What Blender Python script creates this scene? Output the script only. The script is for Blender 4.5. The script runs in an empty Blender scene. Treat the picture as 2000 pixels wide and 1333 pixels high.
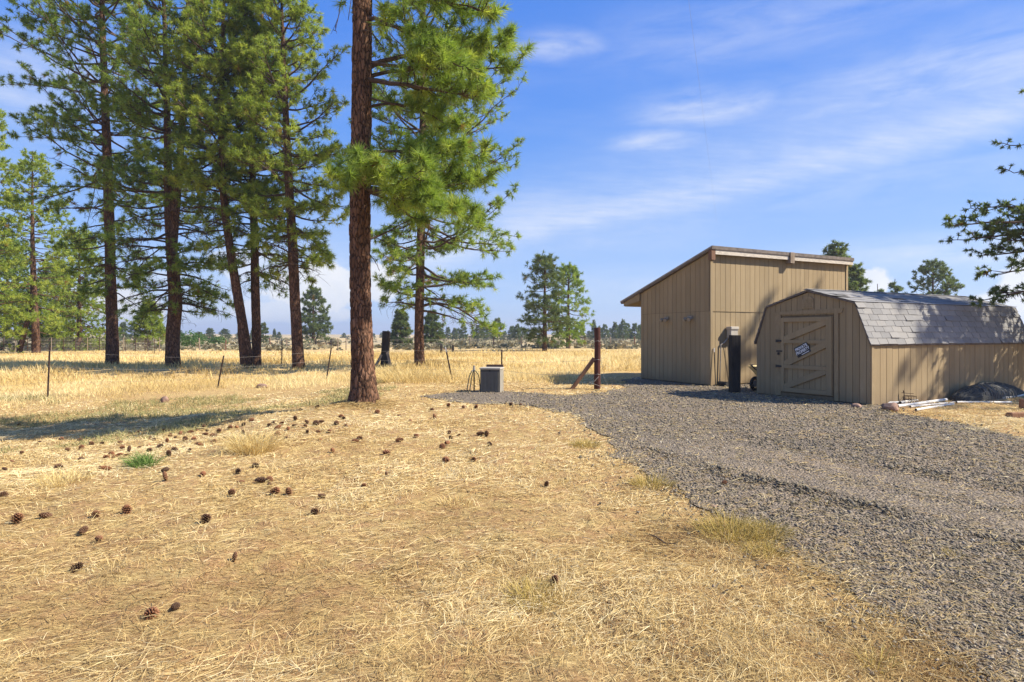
import bpy, bmesh, math, random
import numpy as np
from mathutils import Vector, Matrix

# ------------------------------------------------------------------ camera, sky, sun
scene = bpy.context.scene
COL = scene.collection
F = 1166.7            # focal length in pixels of the 2000 px wide photograph (21 mm on 36 mm)
EYE = 1.5
HZ = 655.0            # row of the eye-level horizon

cam_data = bpy.data.cameras.new('camera')
cam_data.sensor_width = 36.0
cam_data.lens = 21.0
cam_data.shift_y = -0.00575
cam_data.clip_start = 0.05
cam_data.clip_end = 20000
cam = bpy.data.objects.new('camera', cam_data)
cam.location = (0, 0, EYE)
cam.rotation_euler = (math.radians(90), 0, 0)
COL.objects.link(cam)
scene.camera = cam

SUN_EL = math.radians(42)
SUN_AZ = (0.985, -0.172)          # horizontal direction towards the sun
SUN_STRENGTH = 5.0
SKY_STRENGTH = 0.105
sun_data = bpy.data.lights.new('sun', 'SUN')
sun_data.energy = SUN_STRENGTH
sun_data.angle = math.radians(0.55)
sun_data.color = (1.0, 0.93, 0.82)
sun = bpy.data.objects.new('sun', sun_data)
sdir = Vector((SUN_AZ[0] * math.cos(SUN_EL), SUN_AZ[1] * math.cos(SUN_EL), math.sin(SUN_EL)))
sun.rotation_euler = sdir.to_track_quat('Z', 'Y').to_euler()
sun.location = (30, -5, 30)
COL.objects.link(sun)

vs = scene.view_settings
vs.view_transform = 'Standard'
vs.look = 'None'
vs.exposure = 0.82
vs.gamma = 1.0
vs.use_curve_mapping = False
try:
    scene.cycles.max_bounces = 6
    scene.cycles.diffuse_bounces = 3
    scene.cycles.glossy_bounces = 2
    scene.cycles.transmission_bounces = 4
    scene.cycles.transparent_max_bounces = 6
    scene.cycles.use_denoising = True
    scene.cycles.denoiser = 'OPENIMAGEDENOISE'
    scene.cycles.denoising_input_passes = 'RGB_ALBEDO_NORMAL'
    scene.cycles.denoising_prefilter = 'ACCURATE'
    scene.cycles.sample_clamp_indirect = 6.0
except Exception:
    pass


class NT:
    """small helper for writing node trees"""
    def __init__(self, tree):
        self.t = tree
        tree.nodes.clear()

    def n(self, kind, **kw):
        nd = self.t.nodes.new(kind)
        ins = kw.pop('ins', {})
        for k, v in kw.items():
            setattr(nd, k, v)
        for k, v in ins.items():
            self.put(nd, k, v)
        return nd

    def put(self, nd, k, v):
        s = nd.inputs[k]
        if isinstance(v, bpy.types.NodeSocket):
            self.t.links.new(v, s)
        elif isinstance(v, bpy.types.Node):
            self.t.links.new(v.outputs[0], s)
        else:
            s.default_value = v

    def math(self, op, a, b=None, c=None, clamp=False):
        nd = self.t.nodes.new('ShaderNodeMath')
        nd.operation = op
        nd.use_clamp = clamp
        for i, v in enumerate((a, b, c)):
            if v is not None:
                self.put(nd, i, v)
        return nd.outputs[0]

    def mix(self, fac, a, b, mode='MIX'):
        nd = self.t.nodes.new('ShaderNodeMixRGB')
        nd.blend_type = mode
        for i, v in enumerate((fac, a, b)):
            if isinstance(v, tuple) and len(v) == 3:
                v = (*v, 1)
            self.put(nd, i, v)
        return nd.outputs[0]

    def ramp(self, fac, stops, interp='LINEAR'):
        nd = self.t.nodes.new('ShaderNodeValToRGB')
        cr = nd.color_ramp
        cr.interpolation = interp
        while len(cr.elements) < len(stops):
            cr.elements.new(0.5)
        for e, (p, c) in zip(cr.elements, stops):
            e.position = p
            if not isinstance(c, tuple):
                c = (c, c, c)
            e.color = (*c, 1)
        self.put(nd, 0, fac)
        return nd.outputs[0]

    def noise(self, scale, vec=None, detail=4, rough=0.55, dist=0.0, out=0):
        nd = self.t.nodes.new('ShaderNodeTexNoise')
        nd.inputs['Scale'].default_value = scale
        nd.inputs['Detail'].default_value = detail
        nd.inputs['Roughness'].default_value = rough
        nd.inputs['Distortion'].default_value = dist
        if vec is not None:
            self.put(nd, 'Vector', vec)
        return nd.outputs[out]


def build_world():
    w = bpy.data.worlds.new('World')
    scene.world = w
    w.use_nodes = True
    t = NT(w.node_tree)
    sky = t.n('ShaderNodeTexSky', sky_type='NISHITA')
    sky.sun_disc = False
    sky.sun_elevation = SUN_EL
    sky.sun_rotation = math.atan2(SUN_AZ[0], SUN_AZ[1])
    sky.altitude = 700
    sky.air_density = 1.0
    sky.dust_density = 0.6
    sky.ozone_density = 2.2
    tc = t.n('ShaderNodeTexCoord')
    d = t.n('ShaderNodeVectorMath', operation='NORMALIZE', ins={0: tc.outputs['Generated']})
    sep = t.n('ShaderNodeSeparateXYZ', ins={0: d.outputs[0]})
    X, Y, Z = sep.outputs
    # high thin cloud: a flat layer far above, streaked by the wind
    zc = t.math('ADD', t.math('MAXIMUM', Z, 0.0), 0.16)
    px = t.math('DIVIDE', X, zc)
    py = t.math('DIVIDE', Y, zc)
    pv = t.n('ShaderNodeCombineXYZ', ins={0: px, 1: py, 2: 0.0})
    mp = t.n('ShaderNodeMapping', ins={'Vector': pv.outputs[0], 'Rotation': (0, 0, math.radians(-38)), 'Scale': (0.55, 1.9, 1), 'Location': (3.1, 1.7, 0)})
    wisp = t.noise(1.15, mp.outputs[0], 8, 0.62, 0.5)
    big = t.noise(0.55, pv.outputs[0], 3, 0.5, 0.2)
    cirrus = t.math('MULTIPLY', t.ramp(wisp, [(0.42, 0.0), (0.78, 1.0)]), t.ramp(big, [(0.36, 0.15), (0.62, 1.0)]))
    # one long streak lying along a great circle
    def pix(px_, py_):
        v = Vector(((px_ - 1000) / F, 1.0, (HZ - py_) / F))
        return v.normalized()
    n1 = pix(1050, 455).cross(pix(2000, 222)).normalized()
    def dot(v, offs=(0, 0, 0)):
        nd = t.n('ShaderNodeVectorMath', operation='DOT_PRODUCT', ins={0: d.outputs[0], 1: tuple(v)})
        return nd.outputs['Value']
    wob = t.math('MULTIPLY', t.math('SUBTRACT', t.noise(5.0, d.outputs[0], 4, 0.6), 0.5), 0.06)
    dist = t.math('ADD', dot(n1), wob)
    band = t.math('POWER', 2.718, t.math('MULTIPLY', t.math('MULTIPLY', dist, dist), -1900.0))
    dist2 = t.math('ADD', dist, 0.035)
    band2 = t.math('POWER', 2.718, t.math('MULTIPLY', t.math('MULTIPLY', dist2, dist2), -240.0))
    ahead = t.ramp(Y, [(0.2, 0.0), (0.55, 1.0)])
    fine = t.noise(9.0, mp.outputs[0], 6, 0.65)
    streak = t.math('MULTIPLY', t.math('ADD', t.math('MULTIPLY', band, 0.34), t.math('MULTIPLY', band2, 0.26)), t.ramp(fine, [(0.2, 0.35), (0.75, 1.0)]))
    streak = t.math('MULTIPLY', streak, ahead)
    # separate clouds: small puffs and wisps, each with its own direction
    nz = t.noise(13.0, d.outputs[0], 7, 0.6)
    nz2 = t.noise(26.0, d.outputs[0], 5, 0.6)
    def blob(pxc, pyc, sx, sy, dens, soft=False):
        c = pix(pxc, pyc)
        right = Vector((c.y, -c.x, 0)).normalized()
        up = right.cross(c)
        a = t.math('DIVIDE', dot(right), sx / F)
        b = t.math('DIVIDE', dot(up), sy / F)
        r2 = t.math('ADD', t.math('MULTIPLY', a, a), t.math('MULTIPLY', b, b))
        g = t.math('POWER', 2.718, t.math('MULTIPLY', r2, -1.0))
        g = t.math('MULTIPLY', g, t.ramp(dot(c), [(0.0, 0.0), (0.3, 1.0)]))
        if soft:
            return t.math('MULTIPLY', t.math('MULTIPLY', g, t.ramp(wispy, [(0.3, 0.1), (0.75, 1.0)])), dens)
        v = t.math('ADD', g, t.math('MULTIPLY', t.math('SUBTRACT', nz, 0.5), 1.5))
        return t.math('MULTIPLY', t.ramp(v, [(0.33, 0.0), (0.55, 1.0)], 'EASE'), dens)
    mpw = t.n('ShaderNodeMapping', ins={'Vector': d.outputs[0], 'Rotation': (0, math.radians(12), 0), 'Scale': (3.0, 3.0, 14.0)})
    wispy = t.noise(2.2, mpw.outputs[0], 7, 0.62, 0.4)
    puffs = None
    for args in [(262, 600, 52, 34, .95), (300, 540, 60, 14, .45), (620, 560, 95, 48, .95), (735, 548, 60, 42, .95), (560, 610, 120, 22, .7), (500, 520, 90, 30, .6),
                 (1695, 552, 34, 30, .95), (1985, 590, 60, 32, .95), (2050, 560, 60, 45, .9), (150, 585, 90, 24, .6)]:
        b = blob(*args)
        puffs = b if puffs is None else t.math('MAXIMUM', puffs, b)
    for args in [(1380, 212, 115, 34, .8), (1285, 277, 90, 22, .85), (1090, 92, 80, 24, .7), (1880, 150, 280, 70, .6), (1500, 40, 300, 60, .35), (1850, 490, 230, 28, .7), (1150, 430, 260, 60, .45), (1600, 350, 380, 60, .35),
                 (60, 170, 180, 110, .5), (1300, 555, 420, 40, .3), (1750, 330, 300, 40, .22), (1250, 385, 330, 70, .3)]:
        b = blob(*args, soft=True)
        puffs = t.math('MAXIMUM', puffs, b)
    cl = t.math('MAXIMUM', t.math('ADD', t.math('MULTIPLY', cirrus, 0.20), streak), puffs)
    cl = t.math('MULTIPLY', cl, t.ramp(Z, [(0.0, 0.0), (0.03, 1.0)]))
    tint = t.mix(1.0, sky.outputs[0], (0.72, 0.88, 1.12), 'MULTIPLY')
    zen = t.ramp(Z, [(0.0, (0.480, 0.640, 0.93)), (0.10, (0.390, 0.590, 0.97)), (0.24, (0.178, 0.415, 0.955)), (0.42, (0.080, 0.290, 0.92)), (1.0, (0.05, 0.16, 0.62))])
    zen = t.mix(1.0, zen, (5.15, 5.25, 5.45), 'MULTIPLY')
    tint = t.mix(0.82, tint, zen)
    shade = t.ramp(nz2, [(0.3, (4.7, 4.95, 5.4)), (0.65, (5.5, 5.55, 5.65))])
    col = t.mix(cl, tint, shade)
    bg = t.n('ShaderNodeBackground', ins={'Color': col, 'Strength': SKY_STRENGTH})
    t.n('ShaderNodeOutputWorld', ins={'Surface': bg.outputs[0]})


build_world()

# ------------------------------------------------------------------ noise and terrain
def _hash(ix, iy, s):
    h = (ix.astype(np.int64) * 374761393 + iy.astype(np.int64) * 668265263 + s * 974634777) & 0xffffffff
    h = ((h ^ (h >> 13)) * 1274126177) & 0xffffffff
    return ((h ^ (h >> 16)) & 0xffff) / 65535.0


def vnoise(x, y, s=0):
    x = np.asarray(x, float); y = np.asarray(y, float)
    ix = np.floor(x); iy = np.floor(y)
    fx = x - ix; fy = y - iy
    fx = fx * fx * (3 - 2 * fx); fy = fy * fy * (3 - 2 * fy)
    a = _hash(ix, iy, s); b = _hash(ix + 1, iy, s); c = _hash(ix, iy + 1, s); d = _hash(ix + 1, iy + 1, s)
    return (a * (1 - fx) + b * fx) * (1 - fy) + (c * (1 - fx) + d * fx) * fy


def fbm(x, y, s=0, o=4):
    v = 0; a = 0.5; k = 1.0
    for i in range(o):
        v = v + a * vnoise(x * k, y * k, s + i); a *= 0.5; k *= 2.03
    return v / (1 - 0.5 ** o)


def sm(x, a, b):
    t = np.clip((np.asarray(x, float) - a) / (b - a), 0, 1)
    return t * t * (3 - 2 * t)


def base_terrain(x, y):
    x = np.asarray(x, float); y = np.asarray(y, float)
    w = sm(y, 4.0, 11.0) * (1 - 0.45 * sm(y, 15.5, 21)) * (1 - 0.7 * sm(y, 22, 32))
    dip = -0.95 * (1 - np.exp(-np.maximum(0, -x - 3.7) * 0.135)) * 1.25
    z = dip * w
    r = np.hypot(x, y)
    far = sm(r, 120, 420)
    z = z + far * (fbm(x * 0.006 + 7, y * 0.006, 5, 3) - 0.42) * 5.0 * np.minimum(1, r / 500)
    z = z + sm(r, 500, 1500) * 2.0
    return z


def gflat(px, py):
    Y = F * EYE / (py - HZ)
    return ((px - 1000) / F * Y, Y)


GP = [gflat(*p) for p in [(1900, 1333), (1800, 1265), (1700, 1195), (1610, 1125), (1540, 1078), (1450, 1035), (1370, 1000), (1320, 962), (1268, 930),
      (1215, 895), (1180, 862), (1150, 832), (1105, 808), (1060, 798), (1000, 790), (930, 789), (870, 784), (815, 776), (870, 769), (930, 764),
      (985, 765), (1050, 769), (1105, 774), (1170, 768), (1225, 758), (1215, 744), (1262, 735)]]
GP += [(9.0, 20.5), (10.5, 15.0), (7.9, 12.45), (7.45, 11.8), (7.6, 10.3), (7.35, 8.6), (8.2, 7.0), (10.5, 5.2), (15, 3), (14, -6), (4.0, -6), (2.55, 1.2)]
GP = np.array(GP)


def sdf_poly(x, y, P=GP):
    """signed distance to the gravel outline, negative inside"""
    x = np.asarray(x, float).ravel(); y = np.asarray(y, float).ravel()
    d = np.full(x.shape, 1e9); ins = np.zeros(x.shape, bool)
    n = len(P)
    for i in range(n):
        ax, ay = P[i]; bx, by = P[(i + 1) % n]
        ex, ey = bx - ax, by - ay
        t = np.clip(((x - ax) * ex + (y - ay) * ey) / (ex * ex + ey * ey + 1e-12), 0, 1)
        d = np.minimum(d, np.hypot(x - ax - t * ex, y - ay - t * ey))
        c = (ay > y) != (by > y)
        xi = ex * (y - ay) / (ey if abs(ey) > 1e-9 else 1e-9) + ax
        ins ^= c & (x < xi)
    return np.where(ins, -d, d)


def ground_z(x, y):
    x = np.asarray(x, float); y = np.asarray(y, float)
    shp = np.broadcast(x, y).shape
    xb = np.broadcast_to(x, shp); yb = np.broadcast_to(y, shp)
    z = base_terrain(xb, yb)
    d = sdf_poly(xb, yb).reshape(shp)
    r = np.hypot(xb, yb)
    k = sm(d, 0.05, 0.9) * (1 - sm(r, 30, 60))
    z = z + k * ((fbm(xb * 0.9, yb * 0.9, 3, 3) - 0.45) * 0.13 + (vnoise(xb * 4.5, yb * 4.5, 9) - 0.5) * 0.035 * (1 - sm(r, 12, 25)))
    return z


def gz(x, y):
    return float(ground_z(np.array([x]), np.array([y]))[0])


def g(px, py):
    """the ground point seen at a pixel of the photograph"""
    Y = F * EYE / max(py - HZ, 0.5)
    for _ in range(25):
        X = (px - 1000) / F * Y
        Yn = F * (EYE - float(base_terrain(X, Y))) / max(py - HZ, 0.5)
        Y = 0.5 * Y + 0.5 * Yn
    X = (px - 1000) / F * Y
    return Vector((X, Y, gz(X, Y)))


def at(px, py, Y):
    return Vector(((px - 1000) / F * Y, Y, EYE + (HZ - py) / F * Y))


# ------------------------------------------------------------------ objects, meshes, tags
def tag(o, label=None, cat=None, group=None, kind=None):
    if label: o['label'] = label
    if cat: o['category'] = cat
    if group: o['group'] = group
    if kind: o['kind'] = kind
    return o


def empty(name, loc, label=None, cat=None, group=None, rz=0):
    o = bpy.data.objects.new(name, None)
    o.empty_display_size = 0.2
    o.location = loc
    o.rotation_euler = (0, 0, rz)
    COL.objects.link(o)
    return tag(o, label, cat, group)


def link(name, me, parent=None, mat=None, loc=None):
    o = bpy.data.objects.new(name, me)
    COL.objects.link(o)
    if mat is not None and not me.materials:
        me.materials.append(mat)
    if parent is not None:
        o.parent = parent
    if loc is not None:
        o.location = loc
    return o


def fast_mesh(name, V, faces, smooth=False, attrs=None):
    """faces: list of (n,k) index arrays"""
    me = bpy.data.meshes.new(name)
    V = np.asarray(V, np.float32)
    me.vertices.add(len(V))
    me.vertices.foreach_set('co', V.ravel())
    faces = [np.asarray(f, np.int32) for f in faces if len(f)]
    idx = np.concatenate([f.ravel() for f in faces])
    tot = np.concatenate([np.full(len(f), f.shape[1], np.int32) for f in faces])
    st = np.concatenate([[0], np.cumsum(tot)[:-1]]).astype(np.int32)
    me.loops.add(len(idx))
    me.loops.foreach_set('vertex_index', idx)
    me.polygons.add(len(tot))
    me.polygons.foreach_set('loop_start', st)
    if smooth:
        me.polygons.foreach_set('use_smooth', np.ones(len(tot), bool))
    for k, v in (attrs or {}).items():
        a = me.attributes.new(k, 'FLOAT', 'POINT')
        a.data.foreach_set('value', np.asarray(v, np.float32))
    me.update(calc_edges=True)
    return me


class MB:
    """collects shapes into one mesh"""
    def __init__(self):
        self.v = []; self.f = []

    def add(self, verts, faces):
        b = len(self.v)
        self.v += [tuple(p) for p in verts]
        self.f += [tuple(b + i for i in fc) for fc in faces]
        return self

    def box(self, c, s, M=None):
        x, y, z = s[0] / 2, s[1] / 2, s[2] / 2
        vs_ = [Vector(p) for p in [(-x, -y, -z), (x, -y, -z), (x, y, -z), (-x, y, -z), (-x, -y, z), (x, -y, z), (x, y, z), (-x, y, z)]]
        c = Vector(c)
        if M is not None:
            vs_ = [M @ p + c for p in vs_]
        else:
            vs_ = [p + c for p in vs_]
        return self.add(vs_, [(0, 3, 2, 1), (4, 5, 6, 7), (0, 1, 5, 4), (1, 2, 6, 5), (2, 3, 7, 6), (3, 0, 4, 7)])

    def bar(self, a, b, w, h, up=Vector((0, 0, 1))):
        a = Vector(a); b = Vector(b)
        d = b - a; L = d.length; d.normalize()
        x = d.cross(up)
        if x.length < 1e-4: x = d.cross(Vector((0, 1, 0)))
        x.normalize(); u = x.cross(d)
        M = Matrix((x, d, u)).transposed()
        return self.box((a + b) / 2, (w, L, h), M)

    def tube(self, pts, rad, n=8, cap=True):
        pts = [Vector(p) for p in pts]
        if not hasattr(rad, '__len__'): rad = [rad] * len(pts)
        b = len(self.v); prev = None
        for i, p in enumerate(pts):
            d = (pts[min(i + 1, len(pts) - 1)] - pts[max(i - 1, 0)])
            if d.length < 1e-9: d = Vector((0, 0, 1))
            d.normalize()
            if prev is None:
                x = d.orthogonal().normalized()
            else:
                x = (prev - d * prev.dot(d)).normalized()
            prev = x; y = d.cross(x)
            for k in range(n):
                a = 2 * math.pi * k / n
                self.v.append(tuple(p + (x * math.cos(a) + y * math.sin(a)) * rad[i]))
        for i in range(len(pts) - 1):
            for k in range(n):
                k2 = (k + 1) % n
                self.f.append((b + i * n + k, b + i * n + k2, b + (i + 1) * n + k2, b + (i + 1) * n + k))
        if cap:
            self.f.append(tuple(b + k for k in reversed(range(n))))
            e = b + (len(pts) - 1) * n
            self.f.append(tuple(e + k for k in range(n)))
        return self

    def prism(self, poly, O, U, W, N, d0, d1):
        """polygon in (u,w) of the frame at O, extruded along N from d0 to d1"""
        n = len(poly)
        a = [O + U * p[0] + W * p[1] + N * d0 for p in poly]
        b = [O + U * p[0] + W * p[1] + N * d1 for p in poly]
        fs = [tuple(reversed(range(n))), tuple(range(n, 2 * n))]
        for i in range(n):
            j = (i + 1) % n
            fs.append((i, j, n + j, n + i))
        return self.add(a + b, fs)

    def mesh(self, name, smooth=False, bevel=0):
        me = bpy.data.meshes.new(name)
        me.from_pydata(self.v, [], self.f)
        bm = bmesh.new(); bm.from_mesh(me)
        bmesh.ops.recalc_face_normals(bm, faces=bm.faces)
        if bevel:
            es = [e for e in bm.edges if len(e.link_faces) == 2 and e.calc_face_angle(0) > 0.6]
            bmesh.ops.bevel(bm, geom=es, offset=bevel, segments=1, affect='EDGES', clamp_overlap=True)
        bm.to_mesh(me); bm.free()
        if smooth:
            me.polygons.foreach_set('use_smooth', np.ones(len(me.polygons), bool))
        me.update()
        return me

    def build(self, name, mat, parent=None, smooth=False, bevel=0):
        return link(name, self.mesh(name, smooth, bevel), parent, mat)


# ------------------------------------------------------------------ materials
def mat(name, fn):
    m = bpy.data.materials.new(name)
    m.use_nodes = True
    t = NT(m.node_tree)
    out = fn(t)
    t.n('ShaderNodeOutputMaterial', ins={'Surface': out})
    return m


def pbsdf(t, color, rough=0.8, spec=0.3, normal=None, metal=0.0):
    if isinstance(color, tuple) and len(color) == 3: color = (*color, 1)
    p = t.n('ShaderNodeBsdfPrincipled', ins={'Base Color': color, 'Roughness': rough, 'Specular IOR Level': spec, 'Metallic': metal})
    if normal is not None:
        t.put(p, 'Normal', normal)
    return p.outputs[0]


def bump(t, h, strength=0.5, dist=0.01):
    return t.n('ShaderNodeBump', ins={'Height': h, 'Strength': strength, 'Distance': dist}).outputs[0]


def geo_pos(t):
    return t.n('ShaderNodeNewGeometry').outputs['Position']


def obj_rand(t):
    return t.n('ShaderNodeObjectInfo').outputs['Random']


def attr(t, name):
    return t.n('ShaderNodeAttribute', attribute_name=name).outputs['Fac']


def m_ground(t):
    P = geo_pos(t)
    n1 = t.noise(0.55, P, 5, 0.6)
    n2 = t.noise(4.5, P, 6, 0.65)
    mp = t.n('ShaderNodeMapping', ins={'Vector': P, 'Rotation': (0, 0, math.radians(-24)), 'Scale': (14, 90, 20)})
    n3 = t.noise(1.0, mp.outputs[0], 5, 0.7, 1.2)
    mp2 = t.n('ShaderNodeMapping', ins={'Vector': P, 'Rotation': (0, 0, math.radians(50)), 'Scale': (17, 80, 20)})
    n4 = t.noise(1.0, mp2.outputs[0], 5, 0.7, 1.2)
    straw = t.ramp(n1, [(0.30, (0.53, 0.37, 0.145)), (0.48, (0.66, 0.485, 0.19)), (0.70, (0.72, 0.55, 0.24))])
    soil = t.ramp(n2, [(0.3, (0.36, 0.185, 0.085)), (0.7, (0.52, 0.30, 0.145))])
    base = t.mix(t.ramp(n2, [(0.38, 0.0), (0.62, 0.85)]), straw, soil)
    fib = t.math('MAXIMUM', n3, n4)
    base = t.mix(t.ramp(fib, [(0.46, 0.85), (0.60, 0.0)]), base, (0.20, 0.115, 0.05))
    base = t.mix(t.ramp(fib, [(0.60, 0.0), (0.74, 0.55)]), base, (0.72, 0.55, 0.28))
    # far land: paler gold field and grey-green sage
    sep = t.n('ShaderNodeSeparateXYZ', ins={0: P})
    far = t.ramp(t.math('DIVIDE', sep.outputs[1], 200.0), [(0.08, 0.0), (0.16, 1.0)])
    n5 = t.noise(0.08, P, 5, 0.6)
    field = t.ramp(n5, [(0.3, (0.56, 0.38, 0.15)), (0.5, (0.68, 0.49, 0.21)), (0.7, (0.62, 0.46, 0.23))])
    base = t.mix(t.math('MULTIPLY', far, 0.8), base, field)
    sage = t.ramp(t.math('DIVIDE', sep.outputs[1], 1000.0), [(0.054, 0.0), (0.085, 1.0)])
    mp3 = t.n('ShaderNodeMapping', ins={'Vector': P, 'Scale': (0.05, 0.02, 1)})
    n6 = t.noise(1.0, mp3.outputs[0], 5, 0.65)
    base = t.mix(t.math('MULTIPLY', sage, t.ramp(n6, [(0.38, 0.0), (0.58, 0.75)])), base, (0.29, 0.27, 0.19))
    h = t.math('ADD', t.math('MULTIPLY', fib, 0.7), t.math('MULTIPLY', n2, 0.6))
    return pbsdf(t, base, 0.95, 0.1, bump(t, h, 0.9, 0.03))


def m_gravel(t):
    P = geo_pos(t)
    v = t.n('ShaderNodeTexVoronoi', ins={'Scale': 42.0, 'Vector': P})
    big = t.noise(0.7, P, 5, 0.6)
    mp = t.n('ShaderNodeMapping', ins={'Vector': P, 'Rotation': (0, 0, math.radians(-38)), 'Scale': (1.6, 0.22, 1)})
    trk = t.noise(1.0, mp.outputs[0], 3, 0.55)
    c = t.ramp(v.outputs['Color'], [(0.15, (0.12, 0.094, 0.064)), (0.5, (0.21, 0.168, 0.118)), (0.85, (0.31, 0.25, 0.18))])
    c = t.mix(t.ramp(big, [(0.46, 0.0), (0.70, 0.45)]), c, (0.30, 0.225, 0.15))
    c = t.mix(t.ramp(trk, [(0.30, 0.35), (0.5, 0.0)]), c, (0.07, 0.062, 0.058))
    h = t.math('SUBTRACT', 1.0, v.outputs['Distance'])
    return pbsdf(t, c, 0.9, 0.2, bump(t, h, 1.0, 0.02))


def m_stone(t):
    r = attr(t, 'tint')
    P = geo_pos(t)
    c = t.ramp(r, [(0.0, (0.068, 0.058, 0.038)), (0.3, (0.150, 0.126, 0.084)), (0.55, (0.228, 0.190, 0.128)), (0.72, (0.265, 0.228, 0.168)), (0.86, (0.29, 0.21, 0.130)), (1.0, (0.54, 0.47, 0.34))])
    c = t.mix(t.ramp(t.noise(60, P, 3), [(0.4, 0.0), (0.7, 0.35)]), c, (0.31, 0.265, 0.195))
    return pbsdf(t, c, 0.9, 0.15)


def m_straw(t, dark, mid, light, tr=0.25):
    r = attr(t, 'tint')
    c = t.ramp(r, [(0.0, dark), (0.45, mid), (1.0, light)])
    d = t.n('ShaderNodeBsdfDiffuse', ins={'Color': c})
    tl = t.n('ShaderNodeBsdfTranslucent', ins={'Color': c})
    return t.n('ShaderNodeMixShader', ins={0: tr, 1: d.outputs[0], 2: tl.outputs[0]}).outputs[0]


def m_needles(dark, light, tip):
    def fn(t):
        r = attr(t, 'tint')
        c = t.ramp(r, [(0.0, dark), (0.55, light), (0.93, tip), (1.0, (0.26, 0.17, 0.05))])
        p = pbsdf(t, c, 0.55, 0.25)
        tl = t.n('ShaderNodeBsdfTranslucent', ins={'Color': t.mix(1.0, c, (1.45, 1.5, 0.8), 'MULTIPLY')})
        return t.n('ShaderNodeMixShader', ins={0: 0.47, 1: p, 2: tl.outputs[0]}).outputs[0]
    return fn


def m_bark(scale, k=1.0):
    def fn(t):
        P = geo_pos(t)
        mp = t.n('ShaderNodeMapping', ins={'Vector': P, 'Scale': (scale, scale, scale * 0.33)})
        wp = t.noise(0.9, mp.outputs[0], 5, 0.65, 0.0, 1)
        wv = t.n('ShaderNodeVectorMath', operation='ADD', ins={0: mp.outputs[0], 1: wp})
        v = t.n('ShaderNodeTexVoronoi', feature='DISTANCE_TO_EDGE', ins={'Scale': 1.0, 'Vector': wv.outputs[0]})
        v2 = t.n('ShaderNodeTexVoronoi', ins={'Scale': 1.0, 'Vector': wv.outputs[0]})
        n = t.noise(3.0, mp.outputs[0], 6, 0.65)
        n0 = t.noise(0.25, mp.outputs[0], 3, 0.6)
        pl = t.ramp(v2.outputs['Color'], [(0.1, tuple(k * q for q in (0.13, 0.066, 0.038))), (0.5, tuple(k * q for q in (0.20, 0.105, 0.060))), (0.9, tuple(k * q for q in (0.30, 0.165, 0.098)))])
        pl = t.mix(t.ramp(n0, [(0.5, 0.0), (0.72, 0.6)]), pl, tuple(k * q for q in (0.36, 0.19, 0.11)))
        pl = t.mix(t.ramp(n, [(0.5, 0.0), (0.8, 0.3)]), pl, tuple(k * q for q in (0.30, 0.225, 0.175)))
        c = t.mix(t.ramp(v.outputs['Distance'], [(0.0, 1.0), (0.14, 0.0)]), pl, (0.036, 0.022, 0.015))
        h = t.math('ADD', t.ramp(v.outputs['Distance'], [(0.0, 0.0), (0.2, 1.0)]), t.math('MULTIPLY', n, 0.35))
        return pbsdf(t, c, 0.95, 0.15, bump(t, h, 0.9, 0.25 / scale))
    return fn


def m_plain(col, rough=0.8, var=0.25, scale=8.0, metal=0.0, spec=0.3, stretch=(1, 1, 1), bumpd=0.002):
    def fn(t):
        tc = t.n('ShaderNodeTexCoord')
        mp = t.n('ShaderNodeMapping', ins={'Vector': tc.outputs['Object'], 'Scale': stretch})
        n = t.noise(scale, mp.outputs[0], 5, 0.6)
        lo = tuple(c * (1 - var) for c in col); hi = tuple(min(1, c * (1 + var)) for c in col)
        c = t.ramp(n, [(0.3, lo), (0.7, hi)])
        rr = obj_rand(t)
        c = t.mix(1.0, c, t.ramp(rr, [(0, 0.92), (1, 1.06)]), 'MULTIPLY')
        return pbsdf(t, c, rough, spec, bump(t, n, 0.5, bumpd), metal)
    return fn


def m_siding(t):
    P = geo_pos(t)
    mp = t.n('ShaderNodeMapping', ins={'Vector': P, 'Scale': (30, 30, 1.6)})
    n = t.noise(1.0, mp.outputs[0], 6, 0.65)
    n2 = t.noise(1.3, P, 5, 0.65)
    rr = obj_rand(t)
    c = t.ramp(n, [(0.3, (0.315, 0.232, 0.124)), (0.7, (0.355, 0.264, 0.145))])
    c = t.mix(t.ramp(n2, [(0.45, 0.0), (0.75, 0.4)]), c, (0.385, 0.293, 0.170))
    c = t.mix(1.0, c, t.ramp(rr, [(0, 0.90), (1, 1.06)]), 'MULTIPLY')
    sep = t.n('ShaderNodeSeparateXYZ', ins={0: P})
    mps = t.n('ShaderNodeMapping', ins={'Vector': P, 'Scale': (5.5, 5.5, 0.35)})
    stk = t.noise(1.0, mps.outputs[0], 5, 0.7, 0.3)
    c = t.mix(t.ramp(stk, [(0.52, 0.0), (0.70, 0.30)]), c, (0.235, 0.165, 0.09))
    c = t.mix(t.ramp(stk, [(0.28, 0.35), (0.42, 0.0)]), c, (0.44, 0.34, 0.215))
    dirt = t.ramp(t.math('ADD', sep.outputs[2], t.math('MULTIPLY', t.math('SUBTRACT', n2, 0.5), 0.7)), [(0.03, 0.75), (0.34, 0.0)])
    c = t.mix(dirt, c, (0.25, 0.175, 0.10))
    return pbsdf(t, c, 0.85, 0.2, bump(t, n, 0.15, 0.002))


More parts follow.
